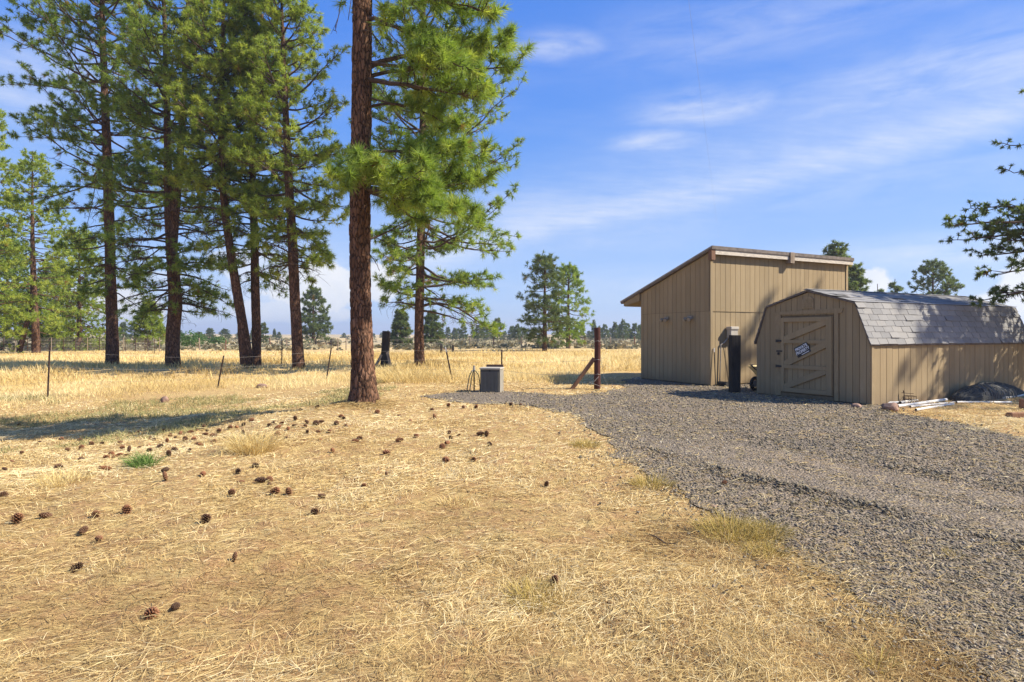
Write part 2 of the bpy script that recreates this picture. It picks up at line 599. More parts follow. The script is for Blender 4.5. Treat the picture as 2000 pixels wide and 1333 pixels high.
def m_shingle(t):
    P = geo_pos(t)
    rr = obj_rand(t)
    n = t.noise(3.0, P, 5, 0.65)
    gr = t.noise(180.0, P, 2, 0.5)
    c = t.ramp(rr, [(0.0, (0.225, 0.218, 0.202)), (0.5, (0.262, 0.252, 0.230)), (1.0, (0.31, 0.292, 0.258))])
    c = t.mix(t.ramp(n, [(0.45, 0.0), (0.7, 0.4)]), c, (0.33, 0.318, 0.295))
    c = t.mix(t.ramp(gr, [(0.3, 0.35), (0.6, 0.0)]), c, (0.17, 0.165, 0.16))
    return pbsdf(t, c, 0.9, 0.25, bump(t, gr, 0.5, 0.003))


def m_fence_wood(dark, light):
    def fn(t):
        P = t.n('ShaderNodeTexCoord').outputs['Object']
        mp = t.n('ShaderNodeMapping', ins={'Vector': P, 'Scale': (24, 24, 2.0)})
        n = t.noise(1.0, mp.outputs[0], 6, 0.7, 0.8)
        n2 = t.noise(3.0, P, 4)
        c = t.ramp(n, [(0.3, dark), (0.7, light)])
        c = t.mix(t.ramp(n2, [(0.5, 0.0), (0.8, 0.4)]), c, tuple(x * 0.5 for x in dark))
        return pbsdf(t, c, 0.9, 0.15, bump(t, n, 0.8, 0.01))
    return fn


def m_cone(t):
    r = attr(t, 'tint')
    rr = obj_rand(t)
    c = t.ramp(r, [(0.0, (0.060, 0.028, 0.014)), (0.5, (0.18, 0.085, 0.042)), (1.0, (0.33, 0.19, 0.105))])
    c = t.mix(1.0, c, t.ramp(rr, [(0, (0.42, 0.46, 0.5)), (0.4, (0.8, 0.8, 0.8)), (1, (1.35, 1.15, 1.0))]), 'MULTIPLY')
    return pbsdf(t, c, 0.75, 0.25)


MT = {}
MT['ground'] = mat('ground_straw', m_ground)
MT['gravel'] = mat('gravel', m_gravel)
MT['stone'] = mat('gravel_stone', m_stone)
MT['straw'] = mat('straw', lambda t: m_straw(t, (0.33, 0.205, 0.088), (0.67, 0.50, 0.215), (0.90, 0.775, 0.46)))
MT['tall'] = mat('tall_grass', lambda t: m_straw(t, (0.46, 0.325, 0.130), (0.74, 0.565, 0.230), (0.90, 0.77, 0.42), 0.35))
MT['green'] = mat('green_grass', lambda t: m_straw(t, (0.07, 0.13, 0.03), (0.17, 0.28, 0.07), (0.36, 0.42, 0.14), 0.35))
MT['olive'] = mat('olive_grass', lambda t: m_straw(t, (0.20, 0.165, 0.05), (0.46, 0.345, 0.095), (0.76, 0.60, 0.26), 0.35))
MT['verge'] = mat('verge_grass', lambda t: m_straw(t, (0.16, 0.16, 0.065), (0.33, 0.315, 0.13), (0.60, 0.50, 0.23), 0.3))
MT['sage'] = mat('sagebrush', lambda t: m_straw(t, (0.13, 0.130, 0.080), (0.24, 0.225, 0.145), (0.36, 0.31, 0.19), 0.2))
MT['pine'] = mat('pine_needles', m_needles((0.080, 0.130, 0.028), (0.225, 0.310, 0.060), (0.42, 0.46, 0.10)))
MT['pine_bright'] = mat('pine_needles_bright', m_needles((0.095, 0.145, 0.028), (0.265, 0.335, 0.060), (0.45, 0.48, 0.10)))
MT['pine_far'] = mat('pine_needles_far', m_needles((0.055, 0.080, 0.036), (0.125, 0.165, 0.060), (0.22, 0.25, 0.09)))
MT['spruce'] = mat('spruce_needles', m_needles((0.080, 0.110, 0.042), (0.155, 0.20, 0.066), (0.25, 0.29, 0.09)))
MT['bush'] = mat('bush_leaves', m_needles((0.04, 0.085, 0.03), (0.085, 0.16, 0.05), (0.15, 0.22, 0.08)))
MT['bark_near'] = mat('bark_near', m_bark(14.0, 0.82))
MT['bark'] = mat('bark', m_bark(13.0, 0.66))
MT['twig'] = mat('twig', m_plain((0.085, 0.058, 0.042), 0.9, 0.35, 12))
MT['siding'] = mat('siding_paint', m_siding)
MT['trim'] = mat('trim_paint', m_plain((0.305, 0.225, 0.122), 0.85, 0.15, 6, stretch=(3, 3, 1)))
MT['groove'] = mat('groove_backing', m_plain((0.185, 0.132, 0.074), 0.9, 0.2, 6))
MT['shingle'] = mat('shingle', m_shingle)
MT['roof_edge'] = mat('roof_edge', m_plain((0.165, 0.135, 0.110), 0.9, 0.35, 10))
MT['weathered'] = mat('weathered_white_wood', m_plain((0.55, 0.48, 0.38), 0.9, 0.35, 9, stretch=(1, 1, 6)))
MT['brownwood'] = mat('brown_wood', m_fence_wood((0.14, 0.075, 0.045), (0.28, 0.16, 0.10)))
MT['redwood'] = mat('reddish_post_wood', m_fence_wood((0.050, 0.021, 0.016), (0.125, 0.050, 0.036)))
MT['blackwood'] = mat('creosote_wood', m_fence_wood((0.020, 0.018, 0.016), (0.055, 0.047, 0.040)))
MT['greywood'] = mat('grey_wood', m_fence_wood((0.20, 0.15, 0.105), (0.36, 0.28, 0.20)))
MT['rust'] = mat('rusty_steel', m_plain((0.065, 0.038, 0.026), 0.85, 0.5, 20))
MT['whitemetal'] = mat('white_painted_tip', m_plain((0.70, 0.68, 0.62), 0.7, 0.15, 20))
MT['wire'] = mat('galvanised_wire', m_plain((0.33, 0.30, 0.26), 0.6, 0.2, 5, 0.3))
MT['darkmetal'] = mat('dark_metal', m_plain((0.045, 0.042, 0.038), 0.6, 0.3, 15, 0.3))
MT['conduit'] = mat('grey_conduit', m_plain((0.36, 0.32, 0.26), 0.6, 0.15, 10))
MT['pvc'] = mat('white_pvc', m_plain((0.66, 0.63, 0.56), 0.55, 0.22, 5))
MT['boxgrey'] = mat('grey_plastic', m_plain((0.19, 0.175, 0.14), 0.65, 0.12, 6))
MT['boxlight'] = mat('pale_plastic', m_plain((0.46, 0.41, 0.33), 0.65, 0.12, 6))
MT['rib_gap_shade'] = mat('shaded_gap_plastic', m_plain((0.10, 0.092, 0.075), 0.7, 0.12, 6))  # box plastic darkened: shade between the ribs is put into the colour
MT['boxside_sunlit'] = mat('sunlit_side_plastic', m_plain((0.27, 0.245, 0.195), 0.65, 0.12, 6))  # same box plastic, lightened so the sunlit side is painted in
MT['hose'] = mat('green_hose', m_plain((0.07, 0.085, 0.06), 0.5, 0.2, 6))
MT['rubber'] = mat('black_rubber', m_plain((0.025, 0.024, 0.023), 0.8, 0.2, 20))
MT['barrow'] = mat('yellowed_paint', m_plain((0.62, 0.50, 0.24), 0.6, 0.2, 8))
MT['rock'] = mat('reddish_rock', m_plain((0.30, 0.19, 0.135), 0.9, 0.5, 7, bumpd=0.02))
MT['net'] = mat('dark_netting', m_plain((0.055, 0.054, 0.045), 0.85, 0.6, 30, stretch=(1, 1, 3), bumpd=0.012))
MT['netline'] = mat('netting_strand', m_plain((0.16, 0.155, 0.13), 0.8, 0.4, 30))
MT['signblack'] = mat('sign_black', m_plain((0.025, 0.025, 0.026), 0.5, 0.1, 10))
MT['signwhite'] = mat('sign_white', m_plain((0.72, 0.72, 0.70), 0.5, 0.1, 10))
MT['cone'] = mat('pine_cone', m_cone)
MT['lamp'] = mat('lamp_metal', m_plain((0.30, 0.25, 0.18), 0.6, 0.2, 10))
MT['log'] = mat('cut_wood', m_fence_wood((0.20, 0.095, 0.05), (0.36, 0.20, 0.11)))

# ------------------------------------------------------------------ ground
def build_ground():
    ang = np.concatenate([np.linspace(-62, 62, 240), np.linspace(62, 298, 50)[1:-1]])
    ang = np.radians(ang)
    rad = np.concatenate([[0.25], np.geomspace(0.6, 40, 160), np.geomspace(42, 2600, 60)])
    A, R = np.meshgrid(ang, rad)
    X = R * np.sin(A); Y = R * np.cos(A)
    Z = ground_z(X, Y)
    n = len(ang); m = len(rad)
    V = np.stack([X, Y, Z], -1).reshape(-1, 3)
    V = np.vstack([V, [[0, 0, 0.0]]])
    i = np.arange(m - 1)[:, None]; j = np.arange(n)[None, :]
    j2 = (j + 1) % n
    q = np.stack([i * n + j, i * n + j2, (i + 1) * n + j2, (i + 1) * n + j], -1).reshape(-1, 4)[:, ::-1]
    c = np.stack([np.full(n, len(V) - 1), np.arange(n), (np.arange(n) + 1) % n], -1)[:, ::-1]
    o = link('ground', fast_mesh('ground', V, [q, c], True), None, MT['ground'])
    tag(o, kind='structure')


build_ground()


def build_gravel():
    P = []
    n = len(GP)
    for i in range(n):
        a = GP[i]; b = GP[(i + 1) % n]
        L = np.hypot(*(b - a)); k = max(1, int(L / 0.12))
        for q in range(k):
            p = a + (b - a) * q / k
            e = (b - a) / (L + 1e-9); nn = np.array([e[1], -e[0]])
            amp = 0.28 if L < 6 else 0.05
            off = (fbm(p[0] * 2.3, p[1] * 2.3, 21, 4) - 0.5) * amp * 2
            P.append(p + nn * off)
    bm = bmesh.new()
    vs_ = [bm.verts.new((p[0], p[1], 0.012)) for p in P]
    es_ = [bm.edges.new((vs_[i], vs_[(i + 1) % len(vs_)])) for i in range(len(vs_))]
    bmesh.ops.triangle_fill(bm, use_beauty=True, use_dissolve=False, edges=es_)
    for f in bm.faces:
        if f.normal.z < 0: f.normal_flip()
    me = bpy.data.meshes.new('gravel_driveway')
    bm.to_mesh(me); bm.free()
    tag(link('gravel_driveway', me, None, MT['gravel']), kind='structure')


build_gravel()

rngG = np.random.default_rng(11)


def in_view(x, y, m=0.08):
    return (np.abs(x) / np.maximum(y, 0.1) < 0.857 + m) & (y > 0.5)


def sample_ground(n, y0, y1, power=1.0, seed=0, margin=0.06):
    """random ground positions inside the camera's field of view"""
    r = np.random.default_rng(seed)
    # uniform in area of the view wedge when power = 1
    u = r.random(n)
    if power == 'log':
        y = y0 * (y1 / y0) ** u
    else:
        y = np.sqrt(y0 ** 2 + u ** power * (y1 ** 2 - y0 ** 2))
    x = (r.random(n) * 2 - 1) * (0.857 + margin) * y
    return x, y, r


def blades(x, y, z, az, pitch, L, w, bend, tint, r):
    """curved flat blades: 5 vertices and 3 triangles each"""
    n = len(x)
    d = np.stack([np.cos(az) * np.cos(pitch), np.sin(az) * np.cos(pitch), np.sin(pitch)], -1)
    p2 = pitch - bend
    d2 = np.stack([np.cos(az) * np.cos(p2), np.sin(az) * np.cos(p2), np.sin(p2)], -1)
    roll = r.random(n) * math.pi
    side = np.stack([-np.sin(az), np.cos(az), np.zeros(n)], -1)
    upv = np.cross(d, side)
    s = side * np.cos(roll)[:, None] + upv * np.sin(roll)[:, None] * 0.7
    s = s * (w / 2)[:, None]
    b = np.stack([x, y, z], -1)
    m = b + d * (L * 0.55)[:, None]
    tip = m + d2 * (L * 0.5)[:, None]
    V = np.stack([b - s, b + s, m + s * 0.8, m - s * 0.8, tip], 1).reshape(-1, 3)
    k = np.arange(n)[:, None] * 5
    T = np.concatenate([k + [[0, 1, 2]], k + [[0, 2, 3]], k + [[3, 2, 4]]])
    return V, T, np.repeat(tint, 5)


def merge(parts):
    V = []; T = []; A = []; o = 0
    for v, t, a in parts:
        V.append(v); T.append(t + o); A.append(a); o += len(v)
    return np.concatenate(V), np.concatenate(T), np.concatenate(A)


# solid footprints that scatter must keep out of: (centre, u, half lengths)
FOOT = []


def blocked(x, y, pad=0.0):
    b = np.zeros(len(x), bool)
    for (c, u, hu, hv) in FOOT:
        dx = x - c[0]; dy = y - c[1]
        a = dx * u[0] + dy * u[1]; q = -dx * u[1] + dy * u[0]
        b |= (np.abs(a) < hu + pad) & (np.abs(q) < hv + pad)
    return b


# ------------------------------------------------------------------ the two buildings
UP = Vector((0, 0, 1))


def strip_poly(a, b, z0, top):
    """a board from a to b, cut at its head by the piecewise line top [(s,z)...]"""
    def tz(s):
        for (s0, zz0), (s1, zz1) in zip(top, top[1:]):
            if s0 - 1e-6 <= s <= s1 + 1e-6:
                return zz0 + (zz1 - zz0) * (s - s0) / (s1 - s0 + 1e-12)
        return top[-1][1]
    pts = [(a, z0), (b, z0), (b, tz(b))]
    for s, z in reversed(top):
        if a + 1e-4 < s < b - 1e-4:
            pts.append((s, z))
    pts.append((a, tz(a)))
    return pts


def board_wall(root, O, U, N, s0, s1, z0, top, step, rng, holes=(), gap=0.011, th=0.016, sub='siding_board', back=0.05, zmid=None, first=0.0):
    """a wall: dark backing plus one board object per board; O at s=0 on the face of the boards"""
    mb = MB()
    full = [(s0, z0)] + [(s1, z0)] + [(s, z) for s, z in reversed(top) if s0 <= s <= s1]
    mb.prism(full, O, U, UP, N, -back, -0.010)
    wall = mb.build('wall', MT['groove'], root)
    s = s0 + first
    edges = [s0]
    e = s0 + (first or step)
    while e < s1 - 0.03:
        edges.append(e); e += step
    edges.append(s1)
    rows = [(z0, None)] if zmid is None else [(z0, zmid), (zmid, None)]
    for a, b in zip(edges, edges[1:]):
        for (za, zb) in rows:
            bz = za + (0.0 if za == z0 else 0.012) + rng.uniform(-0.004, 0.004) * 0
            ga = a + gap / 2; gb = b - gap / 2
            if zb is None:
                poly = strip_poly(ga, gb, bz, top)
            else:
                poly = [(ga, bz), (gb, bz), (gb, zb), (ga, zb)]
            mid = (a + b) / 2
            cut = None
            for (h0, h1, hz0, hz1) in holes:
                if h0 < mid < h1:
                    cut = (hz0, hz1)
            mb = MB()
            j = rng.uniform(-0.0015, 0.0015)
            if cut is None:
                mb.prism(poly, O, U, UP, N, -0.009, j)
            else:
                up_poly = strip_poly(ga, gb, cut[1], top)
                mb.prism(up_poly, O, U, UP, N, -0.009, j)
            mb.build(sub, MT['siding'], wall)
    return wall


def make_outbuilding():
    rng = random.Random(4)
    C = Vector((5.804, 17.5, 0)); ul = Vector((-0.442, 0.897, 0)).normalized()
    ur = Vector((0.897, 0.442, 0)).normalized()
    WL, WR = 3.187, 6.19
    root = empty('outbuilding', C, 'tall tan outbuilding with a single sloping roof and grooved siding', 'outbuilding')
    M = Matrix.Translation(-C)
    LOC = Vector((0, 0, 0))
    nL = Vector((ul.y, -ul.x, 0)) * -1       # outward of the left face
    nL = Vector((-ul.y, ul.x, 0)); 
    if nL.dot(-C) < 0: nL = -nL
    nR = Vector((ur.y, -ur.x, 0))
    if nR.dot(-C) < 0: nR = -nR
    slope = 0.32
    H0 = 3.93
    # right face: level top
    board_wall(root, LOC, ur, nR, 0.0, WR, 0.04, [(0, H0), (WR, H0)], 0.203, rng, zmid=2.2)
    # left face: falls with the roof
    board_wall(root, LOC, ul, nL, 0.0, WL, 0.04, [(0, H0), (WL, H0 - slope * WL)], 0.203, rng, zmid=2.2)
    # back walls
    mb = MB()
    mb.prism([(0, 0.0), (WR, 0.0), (WR, H0 - slope * WL), (0, H0 - slope * WL)], ul * WL, ur, UP, ul, -0.06, 0.0)
    mb.build('wall', MT['siding'], root)
    mb = MB()
    mb.prism([(0, 0.0), (WL, 0.0), (WL, H0 - slope * WL), (0, H0)], ur * WR, ul, UP, ur, -0.06, 0.0)
    mb.build('wall', MT['siding'], root)
    # seam flashing and corner boards
    mb = MB()
    mb.bar(nR * 0.006 + UP * 2.203 + ur * 0.02, nR * 0.006 + UP * 2.203 + ur * WR, 0.02, 0.012)
    mb.build('flashing_strip', MT['trim'], root)
    mb = MB()
    mb.prism([(-0.004, 0.02), (0.085, 0.02), (0.085, H0 - 0.02), (-0.004, H0 - 0.02)], nR * 0.0, ur, UP, nR, 0.004, 0.024)
    mb.build('corner_board', MT['siding'], root)
    mb = MB()
    mb.prism([(WR - 0.09, 0.02), (WR + 0.01, 0.02), (WR + 0.01, H0 - 0.02), (WR - 0.09, H0 - 0.02)], Vector((0, 0, 0)), ur, UP, nR, 0.004, 0.024)
    mb.build('corner_board', MT['siding'], root)
    # roof slab: profile in (ul, z), extruded along ur
    ov_hi, ov_lo, ov_s = 0.16, 1.0, 0.10
    def rz(s): return 4.02 - slope * s
    prof = [(-ov_hi, rz(-ov_hi) - 0.075), (WL + ov_lo, rz(WL + ov_lo) - 0.075), (WL + ov_lo, rz(WL + ov_lo)), (-ov_hi, rz(-ov_hi))]
    mb = MB()
    mb.prism(prof, Vector((0, 0, 0)), ul, UP, ur, -ov_s, WR + ov_s)
    roof = mb.build('roof', MT['roof_edge'], root)
    # verge strip on the left gable edge (thin pale metal edge)
    mb = MB()
    p2 = [(-ov_hi - 0.01, rz(-ov_hi) - 0.03), (WL + ov_lo + 0.02, rz(WL + ov_lo) - 0.03), (WL + ov_lo + 0.02, rz(WL + ov_lo) + 0.02), (-ov_hi - 0.01, rz(-ov_hi) + 0.02)]
    mb.prism(p2, Vector((0, 0, 0)), ul, UP, ur, -ov_s - 0.014, -ov_s - 0.002)
    mb.build('verge_strip', MT['wire'], roof)
    # fascia boards along the high edge: two weathered lengths and a beam end between
    O2 = -ul * (ov_hi - 0.02) + UP * 0
    zt = rz(-ov_hi) - 0.08
    for (a, b) in [(0.06, 3.14), (3.36, WR + 0.08)]:
        mb = MB()
        mb.prism([(a, zt - 0.135), (b, zt - 0.125), (b, zt), (a, zt)], Vector((0, 0, 0)), ur, UP, nR, ov_hi - 0.03, ov_hi - 0.005)
        mb.build('fascia_board', MT['weathered'], roof)
    for (a, b) in [(-ov_s, 3.14), (3.36, WR + ov_s)]:
        mb = MB()
        mb.prism([(a, zt + 0.005), (b, zt + 0.005), (b, zt + 0.105), (a, zt + 0.105)], Vector((0, 0, 0)), ur, UP, nR, ov_hi + 0.002, ov_hi + 0.022)
        mb.build('roof_edge_board', MT['roof_edge'], roof)
    for a in (3.15, ):
        mb = MB()
        mb.prism([(a, zt - 0.24), (a + 0.2, zt - 0.24), (a + 0.2, zt + 0.11), (a, zt + 0.11)], Vector((0, 0, 0)), ur, UP, nR, 0.02, ov_hi + 0.05)
        mb.build('beam_end', MT['greywood'], roof, bevel=0.01)
    mb = MB()
    mb.prism([(-ov_s, zt - 0.30), (0.05, zt - 0.30), (0.05, zt + 0.002), (-ov_s, zt + 0.002)], Vector((0, 0, 0)), ur, UP, nR, 0.03, ov_hi - 0.004)
    mb.build('rafter_end', MT['brownwood'], roof)
    # boxed rafter end below the low eave
    mb = MB()
    s0 = WL + 0.02; s1 = WL + ov_lo - 0.12
    mb.prism([(s0, rz(s0) - 0.33), (s1, rz(s1) - 0.20), (s1, rz(s1) - 0.077), (s0, rz(s0) - 0.077)], Vector((0, 0, 0)), ul, UP, ur, -0.06, 0.0)
    mb.build('rafter_tail', MT['trim'], roof)
    mb = MB()
    mb.prism([(s0, rz(s0) - 0.34), (s1, rz(s1) - 0.21), (s1, rz(s1) - 0.18), (s0, rz(s0) - 0.31)], Vector((0, 0, 0)), ul, UP, ur, 0.003, WR)
    mb.build('soffit', MT['trim'], roof)
    # two flood lamps on the left face
    def wall_lamp(s, z):
        p = ul * s + UP * z + nL * 0.0
        mb = MB()
        mb.prism([(-0.10, -0.05), (0.10, -0.05), (0.10, 0.05), (-0.10, 0.05)], p, ul, UP, nL, 0.004, 0.06)
        lamp = mb.build('flood_lamp', MT['lamp'], root, bevel=0.008)
        for q in (-0.07, 0.07):
            mb = MB()
            a = p + ul * q + nL * 0.06 - UP * 0.01
            b = a + nL * 0.13 - UP * 0.07 + ul * q * 0.5
            dd = (b - a)
            mb.tube([a, a + dd * .3, a + dd * .45, a + dd], [0.02, 0.03, 0.055, 0.062], 10)
            mb.build('lamp_head', MT['lamp'], lamp, smooth=False)
    wall_lamp(0.80, 2.04)
    wall_lamp(1.86, 2.04)
    # meter box with conduit on the lit face
    mb = MB()
    bp = ur * 0.62 + UP * 1.42
    mb.prism([(0, 0), (0.30, 0), (0.30, 0.30), (0, 0.30)], bp, ur, UP, nR, 0.026, 0.20)
    ebox = mb.build('electrical_box', MT['boxlight'], root, bevel=0.012)
    mb = MB()
    mb.prism([(-0.015, 0.24), (0.315, 0.24), (0.315, 0.33), (-0.015, 0.33)], bp, ur, UP, nR, 0.02, 0.225)
    mb.build('box_lid', MT['boxlight'], ebox, bevel=0.012)
    mb = MB()
    a = ur * 0.38 + nR * 0.04
    mb.tube([bp + ur * 0.02 + nR * 0.06 - UP * 0.01, ur * 0.50 + nR * 0.045 + UP * 1.27, a + UP * 1.22, a + UP * 1.1, a + UP * 0.0 + ur * -0.05], 0.018, 8)
    mb.build('conduit', MT['conduit'], root, smooth=True)
    mb = MB()
    mb.tube([bp + ur * 0.2 + nR * 0.08 - UP * 0.01, ur * 0.84 + nR * 0.06 + UP * 0.9, ur * 0.86 + nR * 0.05], 0.02, 8)
    mb.build('conduit', MT['conduit'], root, smooth=True)
    mb = MB()
    mb.tube([bp + ur * 0.06 + nR * 0.12 - UP * 0.01, ur * 0.80 + nR * 0.11 + UP * 0.7, ur * 0.98 + nR * 0.13], 0.010, 6)
    mb.build('cable', MT['darkmetal'], root, smooth=True)
    cen = C + ul * WL / 2 + ur * WR / 2
    FOOT.append(((cen.x, cen.y), (ur.x, ur.y), WR / 2, WL / 2))
    return root, C, ul, ur, nL, nR


OB = make_outbuilding()


def make_shed():
    rng = random.Random(9)
    Rr = Vector((7.61, 12.685, 0)); Ll = Vector((6.234, 15.22, 0))
    uf = (Rr - Ll); Wd = uf.length; uf.normalize()
    us = Vector((0.908, 0.419, 0)).normalized()
    LEN = 6.15
    root = empty('barn_shed', Rr, 'tan gambrel roofed barn shed with a braced door and grey shingle roof', 'shed')
    Lo = Ll - Rr
    nF = Vector((uf.y, -uf.x, 0))
    if nF.dot(-Rr) < 0: nF = -nF
    nS = Vector((us.y, -us.x, 0))
    if nS.dot(-Rr) < 0: nS = -nS
    EA, BR, PK = 1.30, 2.18, 2.50
    ins_ = 0.31
    prof = [(0, EA), (ins_, BR), (Wd / 2, PK), (Wd - ins_, BR), (Wd, EA)]
    D0, D1, DT = 0.73, 2.085, 1.97
    board_wall(root, Lo, uf, nF, 0.0, Wd, 0.03, prof, 0.150, rng, holes=[(D0, D1, 0.0, DT)], first=0.10)
    board_wall(root, Vector((0, 0, 0)), us, nS, 0.0, LEN, 0.02, [(0, EA), (LEN, EA)], 0.205, rng, first=0.12)
    for (o, u, n_, poly) in [(Lo, us, -nS, [(0, 0), (LEN, 0), (LEN, EA), (0, EA)]), (Lo + us * LEN, uf, us, [(0, 0), (Wd, 0)] + list(reversed(prof)))]:
        mb = MB(); mb.prism(poly, o, u, UP, n_, -0.05, 0.0); mb.build('wall', MT['siding'], root)
    mb = MB()
    mb.prism([(0.02, 0.02), (0.10, 0.02), (0.10, EA - 0.02), (0.02, EA - 0.02)], Vector((0, 0, 0)), us, UP, nS, 0.003, 0.02)
    mb.build('corner_board', MT['trim'], root)
    # door
    od = Lo
    mb = MB(); mb.prism([(D0, 0.0), (D1, 0.0), (D1, DT), (D0, DT)], od, uf, UP, nF, -0.006, 0.002)
    mb.build('door_recess', MT['groove'], root)
    door = None
    dz0, dz1 = 0.13, 1.925
    mb = MB(); mb.prism([(D0 + 0.02, dz0), (D1 - 0.02, dz0 + 0.0), (D1 - 0.02, dz1), (D0 + 0.02, dz1)], od, uf, UP, nF, 0.004, 0.014)
    door = mb.build('door', MT['groove'], root)
    nb = 9
    for i in range(nb):
        a = D0 + 0.02 + (D1 - D0 - 0.04) * i / nb; b = D0 + 0.02 + (D1 - D0 - 0.04) * (i + 1) / nb
        mb = MB(); mb.prism([(a + 0.006, dz0 + 0.002), (b - 0.006, dz0 + 0.002), (b - 0.006, dz1 - 0.002), (a + 0.006, dz1 - 0.002)], od, uf, UP, nF, 0.014, 0.020)
        mb.build('door_board', MT['siding'], door)
    def batten(p, name='door_rail', lvl=0.0):
        mb = MB(); mb.prism(p, od, uf, UP, nF, 0.021, 0.072 + lvl); mb.build(name, MT['siding'], door)
    x0, x1 = D0 + 0.03, D1 - 0.03
    batten([(x0, dz0 + .01), (x0 + .075, dz0 + .01), (x0 + .075, dz1 - .01), (x0, dz1 - .01)], 'door_stile')
    batten([(x1 - .13, dz0 + .01), (x1, dz0 + .01), (x1, dz1 - .01), (x1 - .13, dz1 - .01)], 'door_stile')
    rails = [(dz0 + .01, dz0 + .11), (.70, .79), (1.305, 1.385), (dz1 - .11, dz1 - .01)]
    for a, b in rails:
        batten([(x0 + .077, a), (x1 - .132, a), (x1 - .132, b), (x0 + .077, b)], 'door_rail', -0.002)
    for (ra, rb) in zip(rails, rails[1:]):
        za, zb = ra[1] + .002, rb[0] - .002
        xa, xb = x0 + .079, x1 - .134
        batten([(xa, za), (xa + .16, za), (xb, zb - .085), (xb, zb), (xb - .16, zb), (xa, za + .085)], 'door_brace', -0.004)
    # trim round the door
    def trimb(p, name='door_trim', d=0.028):
        mb = MB(); mb.prism(p, Lo, uf, UP, nF, 0.003, d); mb.build(name, MT['trim'], root)
    trimb([(D0 - .17, 0.03), (D0 - .005, 0.03), (D0 - .005, DT + .02), (D0 - .17, DT + .02)])
    trimb([(D1 + .005, 0.03), (D1 + .10, 0.03), (D1 + .10, DT + .02), (D1 + .005, DT + .02)])
    trimb([(D0 - .17, DT + .022), (D1 + .18, DT + .022), (D1 + .22, DT + .13), (D0 - .17, DT + .10)], 'door_header', 0.034)
    mb = MB(); mb.prism([(D0, 0.012), (D1, 0.012), (D1, 0.11), (D0, 0.11)], Lo, uf, UP, nF, 0.004, 0.045)
    mb.build('threshold_board', MT['groove'], root)
    # hasp, padlock and hinges
    mb = MB(); mb.prism([(D0 - .09, 1.09), (D0 + .07, 1.09), (D0 + .07, 1.13), (D0 - .09, 1.13)], Lo, uf, UP, nF, 0.074, 0.082)
    mb.box(Lo + uf * (D0 - .02) + nF * 0.095 + UP * 1.05, (0.05, 0.03, 0.06))
    mb.build('hasp', MT['darkmetal'], door)
    for z in (1.36, .745):
        mb = MB(); mb.prism([(D0 - .11, z - .035), (D0 + .05, z - .02), (D0 + .05, z + .02), (D0 - .11, z + .035)], Lo, uf, UP, nF, 0.074, 0.084)
        mb.build('latch_plate', MT['darkmetal'], door)
    # gable vent
    c = Wd / 2
    mb = MB(); mb.prism([(c - .14, 2.12), (c + .14, 2.12), (c + .14, 2.34), (c + .06, 2.40), (c - .06, 2.40), (c - .14, 2.34)], Lo, uf, UP, nF, 0.003, 0.026)
    vent = mb.build('gable_vent', MT['trim'], root)
    for k in range(4):
        z = 2.15 + k * .05
        mb = MB(); mb.prism([(c - .11, z), (c + .11, z), (c + .11, z + .03), (c - .11, z + .03)], Lo, uf, UP, nF, 0.027, 0.036)
        mb.build('vent_slat', MT['trim'], vent)
    # roof: four planes of decking, then shingles in courses
    ovf = 0.05
    def pt(s, z, l): return Lo + uf * s + UP * z + us * l
    line = [(-0.035, EA - 0.03), (ins_, BR + 0.0), (Wd / 2, PK + 0.02), (Wd - ins_, BR + 0.0), (Wd + 0.035, EA - 0.03)]
    mb = MB()
    outer = [(s, z + 0.035) for s, z in line]
    poly = line + list(reversed(outer))
    for i in range(4):
        q = [line[i], line[i + 1], outer[i + 1], outer[i]]
        mb.prism(q, Lo, uf, UP, us, -ovf, LEN + 0.05)
    roof = mb.build('roof', MT['roof_edge'], root)
    # shingles of the lower right slope and upper right slope (and the left slopes, mostly hidden)
    def slope_shingles(sA, zA, sB, zB, courses, tabw, off, bow=0.0, seed=1):
        r = random.Random(seed)
        A = pt(sA, zA, 0); B = pt(sB, zB, 0)
        v = B - A; Ls = v.length; v.normalize()
        nn = us.cross(v).normalized()
        if nn.z < 0: nn = -nn
        eh = Ls / courses
        for k in range(courses):
            l = -ovf - 0.02 - (0.5 * tabw if k % 2 else r.uniform(0.0, 0.1) * tabw)
            first = True
            while l < LEN + 0.04:
                l2 = l + tabw * r.uniform(0.96, 1.04)
                a = max(l, -ovf - 0.02); b = min(l2, LEN + 0.07)
                if b - a > 0.03:
                    e0 = k * eh + r.uniform(-.006, .006); e1 = (k + 1) * eh + 0.02
                    if k == courses - 1: e1 = Ls
                    ga = 0.005
                    lift = 0.012 + r.uniform(0, .005) + (0.018 if r.random() < .06 else 0)
                    thk = 0.007
                    skew = r.uniform(-.006, .006)
                    p = [(a + ga, e0 + skew), (b - ga, e0 - skew), (b - ga, e1), (a + ga, e1)]
                    mb = MB()
                    q = []
                    for (x, y), h in zip(p, (lift, lift + r.uniform(-.003, .004), 0.004, 0.004)):
                        q.append((A + us * x + v * y + nn * (off + h)))
                    q2 = [w + nn * thk for w in q]
                    mb.add(q + q2, [(3, 2, 1, 0), (4, 5, 6, 7), (0, 1, 5, 4), (1, 2, 6, 5), (2, 3, 7, 6), (3, 0, 4, 7)])
                    mb.build('shingle', MT['shingle'], roof)
                l = l2
    o5 = 0.004
    slope_shingles(line[4][0] + 0.004, line[4][1] + .03, line[3][0], line[3][1] + .035, 7, 0.305, o5, seed=2)
    slope_shingles(line[3][0] + 0.02, line[3][1] + .03, line[2][0], line[2][1] + .035, 6, 0.40, o5, seed=3)
